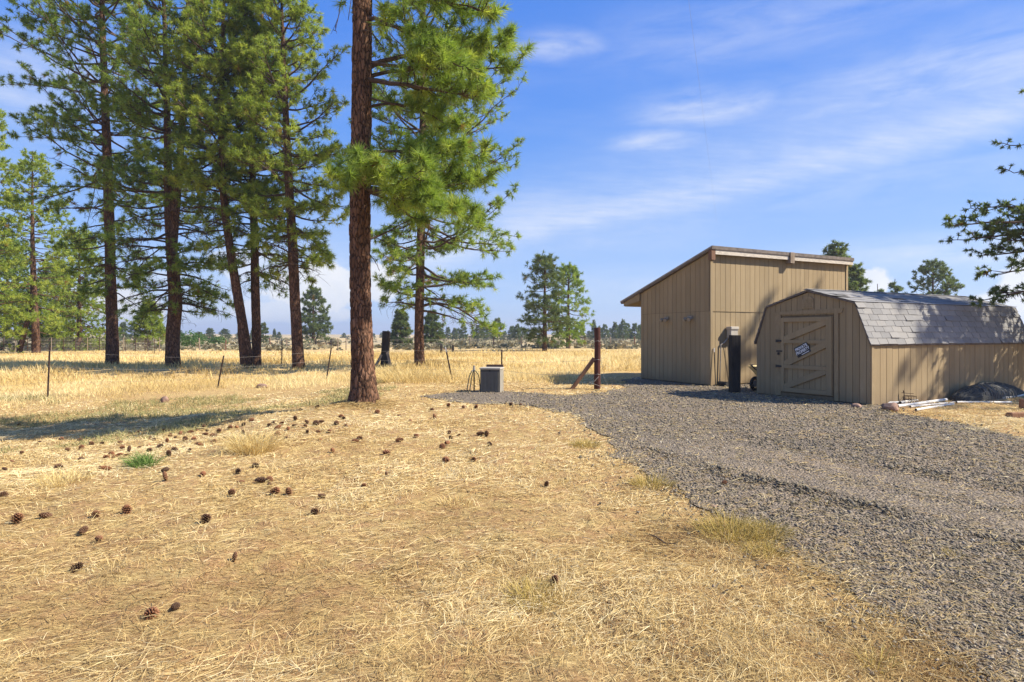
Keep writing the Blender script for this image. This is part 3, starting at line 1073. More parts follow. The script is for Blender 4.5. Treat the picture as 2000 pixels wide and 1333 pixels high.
    # hidden far slopes: one sheet of courses each
    for (i, j) in ((0, 1), (1, 2)):
        mb = MB()
        A = pt(line[i][0], line[i][1] + .035, 0); B = pt(line[j][0], line[j][1] + .035, 0)
        v = (B - A); nn = v.cross(us).normalized()
        if nn.z < 0: nn = -nn
        for k in range(6):
            a0 = A + v * (k / 6); b0 = A + v * ((k + 1) / 6)
            q = [a0 - us * ovf + nn * .016, a0 + us * (LEN + .05) + nn * .016, b0 + us * (LEN + .05) + nn * .004, b0 - us * ovf + nn * .004]
            mb.add([p for p in q] + [p - nn * .003 for p in q], [(0, 1, 2, 3), (7, 6, 5, 4), (0, 1, 5, 4), (1, 2, 6, 5), (2, 3, 7, 6), (3, 0, 4, 7)])
        mb.build('shingle_course', MT['shingle'], roof)
    mb = MB()
    mb.prism([(line[2][0] - .10, line[2][1] + .008 + .035), (line[2][0], line[2][1] + .045 + .02), (line[2][0] + .10, line[2][1] + .008 + .035)], Lo, uf, UP, us, -ovf - .02, LEN + .07)
    mb.build('ridge_cap', MT['shingle'], roof)
    cen = Rr + us * LEN / 2 - uf * Wd / 2
    FOOT.append(((cen.x, cen.y), (us.x, us.y), LEN / 2 + .1, Wd / 2 - .05))
    # the sign on the door, tilted
    cx = 1.34; cz = 1.155
    S = empty('warning_sign', Rr + Lo + uf * cx + UP * cz + nF * 0.074, 'small black and white PRIVATE PROPERTY sign tacked crooked on the shed door', 'sign')
    th = math.radians(27)
    a = uf * math.cos(th) + UP * math.sin(th); b = -uf * math.sin(th) + UP * math.cos(th)
    mb = MB(); mb.prism([(-.185, -.125), (.185, -.125), (.185, .125), (-.185, .125)], Vector((0, 0, 0)), a, b, nF, 0.0, 0.004)
    mb.build('sign_panel', MT['signblack'], S)
    def lettering(txt, x, y, size, wide=1.0):
        cu = bpy.data.curves.new('lettering', 'FONT')
        cu.body = txt; cu.size = size; cu.align_x = 'CENTER'; cu.align_y = 'CENTER'; cu.extrude = 0.0
        cu.offset = size * 0.035
        tmp = bpy.data.objects.new('tmp_text', cu); COL.objects.link(tmp)
        dg = bpy.context.evaluated_depsgraph_get()
        me = bpy.data.meshes.new_from_object(tmp.evaluated_get(dg))
        bpy.data.objects.remove(tmp); bpy.data.curves.remove(cu)
        for vtx in me.vertices:
            p = a * (vtx.co.x * wide + x) + b * (vtx.co.y + y) + nF * 0.0055
            vtx.co = p
        me.name = 'lettering'
        me.materials.clear(); me.materials.append(MT['signwhite'])
        return link('lettering', me, S)
    lettering('PRIVATE', 0.0, 0.060, 0.098, 0.92)
    lettering('PROPERTY', 0.0, -0.028, 0.098, 0.80)
    mb = MB(); mb.prism([(-.06, -.105), (.15, -.105), (.15, -.088), (-.06, -.088)], Vector((0, 0, 0)), a, b, nF, 0.0045, 0.0055)
    mb.build('lettering', MT['signwhite'], S)
    return Rr, Ll, uf, us, nF, nS


SH = make_shed()

# ------------------------------------------------------------------ posts, fences, yard things
def post_box(name, base, top, w, material, label, cat, group=None, d=None, bev=0.012):
    root = base
    o = empty(name, base, label, cat, group)
    return o


def square_post(parent, a, b, w, m, name='post', d=None):
    mb = MB(); mb.bar(a, b, w, d or w, Vector((0, 1, 0)))
    return mb.build(name, m, parent, bevel=0.012)


def build_posts():
    # black square post by the meter
    b = g(1434.5, 768)
    o = empty('timber_post', b, 'thick black square timber post standing in the gravel beside the meter box', 'post')
    square_post(o, Vector((0, 0, -.2)), Vector((0.01, 0, 1.5)), .235, MT['blackwood'])
    # reddish gate post with a diagonal brace
    b = g(1166.5, 762)
    o = empty('gate_post', b, 'reddish brown gate post with a slanting brace at the end of the wire fence', 'post')
    mb = MB(); mb.tube([(0, 0, -.2), (0, 0, .6), (0.01, 0, 1.2), (0, 0, 1.69), (0, 0, 1.70)], [.09, .086, .084, .082, .07], 14)
    mb.build('post', MT['redwood'], o, smooth=False)
    mb = MB(); mb.bar((-.73, .06, -.05), (-.08, 0.0, .86), .10, .11, Vector((0, 1, 0))); mb.build('brace', MT['brownwood'], o, bevel=.01)
    mb = MB()
    for k, z in enumerate((1.33, .82, .42)):
        mb.tube([(.088 * math.cos(a), .088 * math.sin(a), z + .01 * math.sin(3 * a)) for a in np.linspace(0, 2 * math.pi, 13)], .004, 4)
    mb.tube([(.09, 0, .82), (.15, -.05, .6), (.16, -.1, .35), (.28, -.14, .12), (.2, -.2, .04)], .004, 4)
    mb.tube([(.09, -.02, .42), (-.1, -.2, .25), (-.25, -.25, .22), (.1, -.3, .1), (.25, -.2, .05)], .004, 4)
    mb.build('loose_wire', MT['wire'], o)
    # dark corner post with two short braces, out in the field
    b = g(752, 716)
    o = empty('corner_post', b, 'dark leaning corner post with two short braces in the dry grass', 'post')
    sc_ = b.y / F
    square_post(o, Vector((-2 * sc_, 0, -.3)), Vector((3 * sc_, 0, 69 * sc_)), 13.5 * sc_, MT['blackwood'])
    mb = MB(); mb.bar((-19 * sc_, -.25, -.1), (-4 * sc_, -.1, 26 * sc_), .12, .12, Vector((0, 1, 0))); mb.build('brace', MT['greywood'], o)
    mb = MB(); mb.bar((14 * sc_, -.3, -.1), (5 * sc_, -.1, 30 * sc_), .12, .12, Vector((0, 1, 0))); mb.build('brace', MT['greywood'], o)


build_posts()


def build_near_fence():
    P = [(-260, 800, -262, 690), (93, 780, 97, 678), (425, 758, 437, 695), (638, 740, 647, 680), (883, 742, 870, 678), (980, 741, 980, 683)]
    bases = [g(a, b) for a, b, c, d in P]
    root = empty('wire_fence', bases[1], 'sagging wire fence on thin leaning steel posts crossing the near field', 'fence')
    tops = []
    for (a, b_, c, d), bs in zip(P, bases):
        tp = at(c, d, bs.y)
        tops.append(tp)
        rb = bs - bases[1]; rt = tp - bases[1]
        ax = (rt - rb)
        mb = MB()
        mb.bar(rb - ax * .15, rt - ax * .0, .050, .014, Vector((0, 1, 0)))
        mb.bar(rb - ax * .15 + Vector((0, .018, 0)), rt + Vector((0, .018, 0)), .014, .034, Vector((0, 1, 0)))
        for k in range(9):
            mb.box(rb + ax * (.15 + .09 * k) - Vector((0, .01, 0)), (.02, .014, .02))
        po = mb.build('fence_post', MT['rust'], root)
        if a > 800 and a < 900:
            mb = MB(); mb.bar(rt - ax * .16, rt + ax * .004, .042, .02, Vector((0, 1, 0))); mb.build('white_tip', MT['whitemetal'], po)
    end = g(1166, 762)
    bases.append(end); tops.append(end + Vector((0, 0, 1.55)))
    r = random.Random(3)
    for fr in (.93, .62, .32):
        pts = []
        for i in range(len(bases) - 1):
            a = bases[i].lerp(tops[i], fr) - bases[1]; b_ = bases[i + 1].lerp(tops[i + 1], fr if i < 5 else fr * .85) - bases[1]
            sag = r.uniform(.02, .09)
            for k in range(6):
                t = k / 6
                pts.append(a.lerp(b_, t) - Vector((0, .03, sag * 4 * t * (1 - t))))
        pts.append(b_ - Vector((.08, 0, 0)))
        mb = MB(); mb.tube(pts, .0035, 4); mb.build('wire', MT['wire'], root)


build_near_fence()


def build_far_fences():
    # far field fence: wooden posts
    px = [(585, 680), (560, 681), (528, 678), (660, 683), (676, 684), (700, 685), (918, 683), (963, 681), (1019, 682), (1077, 684), (1143, 685), (1193, 686), (1240, 687),
          (478, 678), (440, 680), (390, 682)]
    px.sort()
    b0 = g(*px[0])
    root = empty('field_fence', b0, 'far line of short wooden posts and wire at the back of the golden field', 'fence')
    r = random.Random(8)
    pts = []
    for (x, y) in px:
        Y = 68 + r.uniform(-2, 2); X = (x - 1000) / F * Y; z = gz(X, Y)
        b = Vector((X, Y, z)) - b0
        h = r.uniform(1.15, 1.4)
        mb = MB(); mb.tube([b - Vector((0, 0, .2)), b + Vector((r.uniform(-.08, .08), 0, h))], [.075, .065], 6)
        mb.build('fence_post', MT['brownwood'] if r.random() < .6 else MT['greywood'], root)
        pts.append(b)
    for fr in (1.05, .6):
        mb = MB(); mb.tube([p + Vector((0, 0, fr)) for p in pts], .012, 4); mb.build('wire', MT['wire'], root)
    # two H braces with a rail
    for (xa, xb, yb, lab) in [(617, 647, 681, 'two dark posts joined by a rail seen between the pine trunks in the far field'),
                              (862, 885, 690, 'low dark post and rail brace in the field beside the second pine')]:
        a = g(xa, yb); a2 = Vector(((xb - 1000) / F * a.y, a.y, a.z))
        o = empty('rail_brace', a, lab, 'fence brace')
        d = a2 - a
        h = 1.05 if xa < 700 else .55
        for q in (Vector((0, 0, 0)), d):
            mb = MB(); mb.tube([q - Vector((0, 0, .2)), q + Vector((0, 0, h + .15))], .10, 8); mb.build('post', MT['blackwood'], o)
        mb = MB(); mb.bar(Vector((0, 0, h * .62)), d + Vector((0, 0, h * .62)), .08, .10); mb.build('rail', MT['brownwood'], o)
    # mesh pen at the left
    a = g(-40, 692); e = g(172, 691)
    Y = 62.0
    a = Vector(((-40 - 1000) / F * Y, Y, 0)); e = Vector(((335 - 1000) / F * Y, Y, 0))
    a.z = gz(a.x, a.y)
    o = empty('mesh_fence', a, 'grey wire mesh fence with thin uprights in front of the bright pines', 'fence')
    n = 16
    for k in range(n + 1):
        p = (e - a) * k / n; p.z = gz(a.x + p.x, a.y) - a.z
        mb = MB(); mb.tube([p - Vector((0, 0, .2)), p + Vector((0, 0, 1.45))], .04, 5); mb.build('fence_post', MT['greywood'] if k % 3 == 0 else MT['rust'], o)
    mb = MB()
    for z in (.1, .45, .8, 1.1, 1.4):
        mb.tube([Vector((0, 0, z)), Vector(((e - a).x, 0, z))], .012, 3)
    for k in range(150):
        x = (e - a).x * (k + .5) / 150
        mb.tube([Vector((x, .01, 0)), Vector((x, .01, 1.4))], .009, 3)
    s = mb.build('wire_mesh', MT['wire'], o); s['kind'] = 'stuff'
    # thin steel posts in front of the young pine
    for (x, y, lab) in [(245, 687, 'thin steel stake standing just to the side of the first dark pine trunk'), (283, 688, 'thin steel stake in front of the young pine, farther from the dark trunk'),
                        (301, 692, 'taller thin steel stake in front of the young pine'), (550, 715, 'thin pale stake leaning in the field between the pines')]:
        b = g(x, y); o = empty('steel_stake', b, lab, 'stake')
        mb = MB(); mb.tube([(0, 0, -.2), (.03, 0, 1.35)], .03, 5); mb.build('stake', MT['rust'], o)


build_far_fences()


def build_box_and_hydrant():
    b = g(938, 767)
    ang = math.radians(-12)
    u = Vector((math.cos(ang), math.sin(ang), 0)); n = Vector((u.y, -u.x, 0))
    if n.y > 0: n = -n
    W_, D_, H_ = .515, .42, .60
    o = empty('utility_box', b, 'grey ribbed utility box with a pale lid standing by the water hydrant', 'box')
    P = lambda s, d, z: u * s - n * d + UP * z
    mb = MB(); mb.prism([(0, -.05), (W_, -.05), (W_, H_), (0, H_)], Vector((0, 0, 0)), u, UP, n, -D_, 0)
    body = mb.build('body', MT['rib_gap_shade'], o)
    for k in range(13):
        s = .03 + k * (W_ - .06) / 12.5
        mb = MB(); mb.prism([(s, .02), (s + .021, .02), (s + .021, H_ - .06), (s, H_ - .06)], Vector((0, 0, 0)), u, UP, n, .002, .020); mb.build('rib', MT['boxgrey'], body)
    mb = MB(); mb.prism([(-D_ + .0, -.05), (0, -.05), (0, H_), (-D_, H_)], u * W_, -n * -1, UP, u, 0.002, .014)
    mb.build('side_panel', MT['boxside_sunlit'], o)
    mb = MB(); mb.prism([(-.02, H_ + .002), (W_ + .03, H_ + .002), (W_ + .03, H_ + .05), (-.02, H_ + .05)], Vector((0, 0, 0)), u, UP, n, -D_ - .02, .025)
    mb.build('lid', MT['boxlight'], o, bevel=.01)
    mb = MB(); mb.prism([(W_ / 2 - .015, H_ - .05), (W_ / 2 + .015, H_ - .05), (W_ / 2 + .015, H_ - .01), (W_ / 2 - .015, H_ - .01)], Vector((0, 0, 0)), u, UP, n, .002, .02)
    mb.build('latch', MT['darkmetal'], o)
    FOOT.append(((b.x + u.x * W_ / 2 - n.x * D_ / 2, b.y + u.y * W_ / 2 - n.y * D_ / 2), (u.x, u.y), W_ / 2, D_ / 2))
    # plank standing up behind the box
    q = b - n * (D_ + .12) + u * .03
    o2 = empty('wooden_plank', q, 'dark weathered plank standing on edge behind the utility box', 'plank')
    mb = MB(); mb.bar(UP * .33, u * .47 + UP * .33, .045, .76); mb.build('plank', MT['brownwood'], o2, bevel=.005)
    # yard hydrant with hose
    h = g(926, 766)
    o3 = empty('yard_hydrant', h, 'slim standpipe water hydrant with a metal head beside the utility box', 'hydrant')
    mb = MB(); mb.tube([(0, 0, -.1), (0, 0, .56)], .017, 8); mb.build('pipe', MT['rust'], o3, smooth=True)
    mb = MB(); mb.tube([(0, 0, .545), (0, 0, .57), (0, 0, .63), (0, 0, .66), (0, 0, .70)], [.022, .034, .034, .028, .03], 10); mb.tube([(0, 0, .58), (-.045, -.02, .565), (-.06, -.03, .54)], .016, 8)
    mb.build('valve_head', MT['conduit'], o3)
    mb = MB(); mb.bar((-.01, 0, .69), (.02, 0.10, .60), .014, .02); mb.build('handle', MT['rust'], o3)
    o4 = empty('garden_hose', h, 'dark green garden hose hanging in loops from the hydrant', 'hose')
    mb = MB()
    def spl(p, n=6):
        p = [Vector(x) for x in p]; out = []
        for i in range(len(p) - 1):
            p0 = p[max(i - 1, 0)]; p1 = p[i]; p2 = p[i + 1]; p3 = p[min(i + 2, len(p) - 1)]
            for k in range(n):
                t = k / n
                out.append(.5 * ((2 * p1) + (-p0 + p2) * t + (2 * p0 - 5 * p1 + 4 * p2 - p3) * t * t + (-p0 + 3 * p1 - 3 * p2 + p3) * t ** 3))
        out.append(p[-1]); return out
    mb.tube(spl([(-.06, -.03, .54), (-.12, -.03, .42), (-.16, -.04, .20), (-.18, -.06, .04), (-.12, -.08, .02), (-.09, -.05, .2), (-.06, -.03, .4), (-.01, -.03, .56), (.06, -.03, .53), (.12, -.02, .42), (.15, 0, .2), (.16, .02, .02)]), .012, 7)
    mb.tube(spl([(-.12, -.08, .02), (-.3, -.1, .015), (-.34, .05, .015), (-.15, .1, .015), (.1, .08, .015)]), .012, 7)
    mb.build('hose', MT['hose'], o4, smooth=True)


build_box_and_hydrant()


def build_yard_clutter():
    r = random.Random(5)
    # rod leaning at the corner of the outbuilding
    C = Vector((5.804, 17.5, 0)); nR = OB[5]; ur = OB[3]
    b = C + nR * .12 + ur * .10
    o = empty('leaning_rod', b, 'thin dark rod with a white tip leaning by the corner of the tall outbuilding', 'rod')
    mb = MB(); mb.tube([(0, 0, 0), tuple(UP * 1.0 - nR * .06)], .014, 6); mb.build('rod', MT['darkmetal'], o)
    mb = MB(); mb.tube([tuple(UP * 1.0 - nR * .06), tuple(UP * 1.12 - nR * .067)], .016, 6); mb.build('tip', MT['whitemetal'], o)
    b = C + nR * .28 + ur * .30
    o = empty('drain_pipe', b, 'short black drain pipe end lying at the foot of the outbuilding wall', 'pipe')
    mb = MB(); mb.tube([tuple(nR * .10 + UP * .075), tuple(nR * -.22 + UP * .075)], .075, 14); mb.build('pipe', MT['rubber'], o)
    mb = MB(); mb.tube([tuple(nR * .10 + UP * .075), tuple(nR * .112 + UP * .075)], .083, 14); mb.build('collar', MT['darkmetal'], o)
    # wheelbarrow in the gap between the buildings
    w = Vector((6.52, 16.0, 0))
    o = empty('wheelbarrow', w, 'old wheelbarrow with a black tyre and bent tube handle parked behind the barn shed', 'wheelbarrow')
    dx = Vector((.90, .43, 0)); dy = Vector((-.43, .90, 0))
    mb = MB()
    mb.tube([dx * (.155 * math.cos(a)) + UP * (.20 + .155 * math.sin(a)) for a in np.linspace(0, 2 * math.pi, 21)], .045, 8, cap=False)
    wh = mb.build('wheel', MT['rubber'], o, smooth=True)
    mb = MB(); mb.tube([dy * -.035 + UP * .2, dy * .035 + UP * .2], .09, 12); mb.tube([dy * -.10 + UP * .2, dy * .10 + UP * .2], .015, 8); mb.build('hub', MT['conduit'], wh)
    for s in (-1, 1):
        mb = MB()
        mb.tube([dy * .12 * s + UP * .2, dx * .25 + dy * .17 * s + UP * .30, dx * .75 + dy * .25 * s + UP * .45, dx * 1.25 + dy * .30 * s + UP * .58, dx * 1.5 + dy * .3 * s + UP * .60], .017, 7)
        mb.build('handle', MT['brownwood'], o, smooth=True)
        mb = MB(); mb.tube([dx * .85 + dy * .24 * s + UP * .46, dx * .95 + dy * .24 * s + UP * .01], .014, 6); mb.build('leg', MT['darkmetal'], o)
    mb = MB()
    top = [dx * .02 + dy * -.28 + UP * .66, dx * 1.0 + dy * -.34 + UP * .70, dx * 1.0 + dy * .34 + UP * .70, dx * .02 + dy * .28 + UP * .66]
    bot = [dx * .28 + dy * -.17 + UP * .36, dx * .82 + dy * -.20 + UP * .44, dx * .82 + dy * .20 + UP * .44, dx * .28 + dy * .17 + UP * .36]
    ti = [p - UP * .0 + (dx * .5 + UP * .66 - p) * .03 for p in top]
    bi = [p + UP * .015 for p in bot]
    mb.add(top + bot + ti + bi, [(0, 1, 5, 4), (1, 2, 6, 5), (2, 3, 7, 6), (3, 0, 4, 7), (7, 6, 5, 4), (8, 12, 13, 9), (9, 13, 14, 10), (10, 14, 15, 11), (11, 15, 12, 8), (12, 15, 14, 13),
                              (0, 8, 9, 1), (1, 9, 10, 2), (2, 10, 11, 3), (3, 11, 8, 0)])
    mb.build('tray', MT['barrow'], o)
    mb = MB()
    mb.tube([dx * .15 + dy * -.20 + UP * .42, dx * -.05 + dy * -.18 + UP * .52, dx * -.20 + dy * -.15 + UP * .62, dx * -.22 + dy * -.1 + UP * .68, dx * -.18 + dy * .02 + UP * .70, dx * .05 + dy * .12 + UP * .70], .015, 7)
    mb.build('front_guard', MT['darkmetal'], o, smooth=True)

    # plastic pipes lying along the shed side
    pipes = [((1706, 781.5), (1812, 782), .032, .05, 'white plastic pipe lying farthest back along the foot of the shed wall'),
             ((1720, 787), (1800, 783), .024, .02, 'short thin white pipe under the back pipe beside the rusty cart'),
             ((1758, 790), (1880, 774), .034, .05, 'longest straight white pipe propped up toward the dark netting'),
             ((1753, 797), (1848, 785), .034, .0, 'dirty tan stained pipe with its open end by the reddish rock'),
             ((1789, 803), (1862, 793), .026, .0, 'slightly curved bare white pipe lying nearest the gravel'),
             ((1716, 791), (1758, 789), .03, .0, 'short white pipe poking out behind the reddish rock'),
             ((1778, 797), (1865, 788), .022, .0, 'thin white pipe between the tan pipe and the curved pipe'),
             ((1868, 790), (1975, 785.5), .026, .0, 'white pipe running low past the front of the dark netting'),
             ((1925, 784), (2030, 772), .03, .02, 'white pipe slanting in front of the netting toward the cut logs'),
             ((1940, 779), (2040, 766), .024, .08, 'uppermost thin white pipe leaning against the dark netting')]
    for (a, b_, rad, lift, lab) in pipes:
        A = g(*a); B = g(*b_)
        o = empty('plastic_pipe', A, lab, 'pipe', 'white pipes piled beside the shed')
        mb = MB()
        d = B - A
        mid = d * .5 + UP * .0
        pts = [UP * (rad), d * .35 + UP * (rad + lift * .4) + Vector((0, r.uniform(-.02, .02), 0)), d * .7 + UP * (rad + lift * .8) + Vector((0, r.uniform(-.02, .02), 0)), d + UP * (rad + lift)]
        mb.tube(pts, rad, 12, cap=False)
        mb.build('tube', MT['pvc'], o, smooth=True)
        mb = MB(); dd = d.normalized(); mb.tube([pts[0] + dd * .004, pts[0] + dd * .006], rad * .9, 12); mb.build('open_end', MT['rubber'], o)  # black disc inside the rim stands in for the shaded bore

    # rocks
    def rock(px, py, rx, ry, rz, label, seed, m='rock', name='rock'):
        b = g(px, py)
        bm = bmesh.new(); bmesh.ops.create_icosphere(bm, subdivisions=3, radius=1)
        rr = np.random.default_rng(seed)
        ks = rr.normal(size=(14, 3)); ks /= np.linalg.norm(ks, axis=1)[:, None]; hs = rr.uniform(.72, 1.0, 14)
        for v in bm.verts:
            c = np.array(v.co)
            lim = min([h / max(c @ k, 1e-6) for k, h in zip(ks, hs) if c @ k > 0.05] + [1.1])
            c = c * min(lim, 1.05)
            v.co = (c[0] * rx, c[1] * ry, c[2] * rz + rz * .55)
        me = bpy.data.meshes.new(name); bm.to_mesh(me); bm.free()
        o = link(name, me, None, MT[m], b)
        return tag(o, label, 'rock')
    rock(1738, 803, .165, .14, .12, 'reddish grey rounded rock lying in front of the pile of white pipes', 3)
    rock(1672, 797, .10, .09, .06, 'flat tan rock at the front corner of the barn shed', 5)
    rock(512, 758, .22, .14, .10, 'low brown rock in the dry grass beyond the shadow strip', 8)
    rock(322, 786, .12, .10, .12, 'small dark rock in the shaded grass near the steel posts', 12, 'rock')
    rock(1395, 992, .035, .02, .018, 'pale flat chip of stone where the dry grass meets the gravel', 19, 'rock')

    # cut wood at the right edge
    b = g(1990, 815)
    o = empty('cut_log', b, 'split brown log lying flat on the ground at the edge of the bare earth', 'log')
    mb = MB(); mb.add([(-.20, -.09, 0), (.42, -.09, 0), (.42, .09, 0), (-.20, .09, 0), (-.19, -.075, .10), (.42, -.08, .11), (.42, .06, .105), (-.19, .065, .095)],
                      [(0, 3, 2, 1), (4, 5, 6, 7), (0, 1, 5, 4), (1, 2, 6, 5), (2, 3, 7, 6), (3, 0, 4, 7)])
    mb.build('wood', MT['log'], o, bevel=.012)
    b = g(2003, 800)
    o = empty('cut_log', b, 'short round log end standing behind the split log', 'log')
    mb = MB(); mb.tube([(0, 0, 0), (0, 0, .12), (.005, 0, .20)], [.11, .105, .10], 14); mb.build('wood', MT['log'], o)

    # rusty wire cart used as a planter
    b = g(1770, 789)
    o = empty('garden_cart', b, 'small rusty wire garden cart standing on the pipes by the shed wall', 'garden cart')
    s = .30
    mb = MB()
    for z in (.09, .17):
        mb.tube([(0, -.08, z), (.17, -.08, z), (.17, .08, z), (0, .08, z), (0, -.08, z)], .006, 5)
    for k in range(6):
        for y in (-.08, .08):
            mb.tube([(k * .034, y, .09), (k * .034, y, .17)], .004, 4)
    mb.build('basket', MT['rust'], o)
    for (x, y) in ((.03, -.10), (.14, -.10), (.03, .10), (.14, .10)):
        mb = MB(); mb.tube([(x + .05 * math.cos(a), y, .052 + .05 * math.sin(a)) for a in np.linspace(0, 2 * math.pi, 13)], .005, 4)
        for a in (0, math.pi / 3, 2 * math.pi / 3):
            mb.tube([(x + .05 * math.cos(a), y, .052 + .05 * math.sin(a)), (x - .05 * math.cos(a), y, .052 - .05 * math.sin(a))], .003, 4)
        mb.build('wheel', MT['rust'], o)
    mb = MB(); mb.tube([(-.03, 0, .05), (-.05, 0, .24)], .008, 5); mb.tube([(-.10, 0, .24), (.02, 0, .23), (.16, 0, .22)], .006, 5); mb.tube([(-.05, 0, .24), (-.06, 0, .29)], .012, 6); mb.build('handle', MT['rust'], o)

    # dark netting heap
    A = g(1872, 786); 
    us = SH[3]; nS = SH[5]
    o = empty('netting_roll', A, 'heaped roll of dark plastic netting slumped against the side of the shed', 'netting')
    def heap(name, x0, L, W, Hh, seed, off, m):
        n1, n2 = 46, 34
        rr = np.random.default_rng(seed)
        U_, V_ = np.meshgrid(np.linspace(0, 1, n1), np.linspace(-1, 1, n2), indexing='ij')
        env = np.sin(np.pi * np.clip(U_ ** .75, 0, 1)) ** .55
        yy = V_ * W * (0.35 + .65 * env)
        zz = Hh * env * np.sqrt(np.maximum(0, 1 - V_ ** 2)) 
        ridge = .034 * np.sin(V_ * 24 + 2.5 * np.sin(U_ * 4 + seed)) * env + .03 * (fbm(U_ * 5 + seed, V_ * 3 + 5, seed, 3) - .5) * env
        zz = np.maximum(0.0, zz + ridge * (1 - V_ ** 6))
        xx = x0 + U_ * L
        Pn = (np.array(us)[None, None] * xx[..., None] + np.array(nS)[None, None] * (off + yy)[..., None] + np.array([0, 0, 1.0])[None, None] * zz[..., None])
        i = np.arange(n1 - 1)[:, None]; j = np.arange(n2 - 1)[None]
        q = np.stack([i * n2 + j, (i + 1) * n2 + j, (i + 1) * n2 + j + 1, i * n2 + j + 1], -1).reshape(-1, 4)
        link(name, fast_mesh(name, Pn.reshape(-1, 3), [q], True), o, m)
    heap('netting_fold', .0, 1.7, .26, .24, 3, -.05, MT['net'])
    heap('netting_fold', .75, 2.3, .30, .33, 7, -.22, MT['net'])
    mb = MB()
    rr = random.Random(7)
    for k in range(70):
        x = rr.uniform(.02, 2.5); 
        pts = []
        for q in range(8):
            t = q / 7
            a = math.pi * t
            env = math.sin(math.pi * min(1, (x / 2.6) ** .75)) ** .55
            pts.append(us * (x + .25 * t + .02 * math.sin(7 * t + k)) + nS * (-.12 + (.30 * env + .03) * math.cos(a)) + UP * ((.29 * env + .03) * math.sin(a) + .01))
        mb.tube(pts, .005, 4)
    mb.build('net_strand', MT['netline'], o)['kind'] = 'stuff'
    # loops of fine wire leaning on the wall
    B = g(1835, 779)
    o = empty('wire_coil', B, 'loose coil of thin grey wire leaning on the shed wall behind the pipes', 'wire coil')
    mb = MB()
    for k in range(7):
        cx = rr.uniform(-.25, .25); R1 = rr.uniform(.2, .36)
        mb.tube([us * (cx + R1 * 1.2 * math.cos(a)) - nS * (.10 + .10 * math.sin(a)) + UP * (max(.01, .06 + R1 * math.sin(a) + .02)) for a in np.linspace(-.2, math.pi + .2, 18)], .004, 4)
    mb.build('coil', MT['wire'], o)
    # overhead cable that runs off over the outbuilding
    d = Vector((.367, 1, 0)); 
    p0 = at(1345, 0, 9.0); 
    zz = p0.z
    o = empty('overhead_cable', p0, 'thin overhead cable crossing the blue sky above the tall outbuilding', 'cable')
    mb = MB(); mb.tube([d * t + UP * (.0) for t in (-12, 0, 20, 60, 160)], .0016, 4); mb.build('cable', MT['wire'], o)
    # fallen stick
    b = g(1262, 1040)
    o = empty('fallen_stick', b, 'thin dark forked stick lying on the dry grass near the gravel edge', 'stick')
    e1 = g(1300, 1058) - b; e2 = g(1320, 1062) - b
    mb = MB(); mb.tube([UP * .02, e1 * .5 + UP * .03, e1 + UP * .015], [.004, .006, .006], 6); mb.tube([e1 + UP * .015, e2 + UP * .02], [.005, .003], 6)
    mb.tube([e1 * .55 + UP * .03, e1 * .8 + UP * .03 + Vector((.02, .06, 0))], [.003, .002], 5)
    mb.build('stick', MT['twig'], o)


build_yard_clutter()

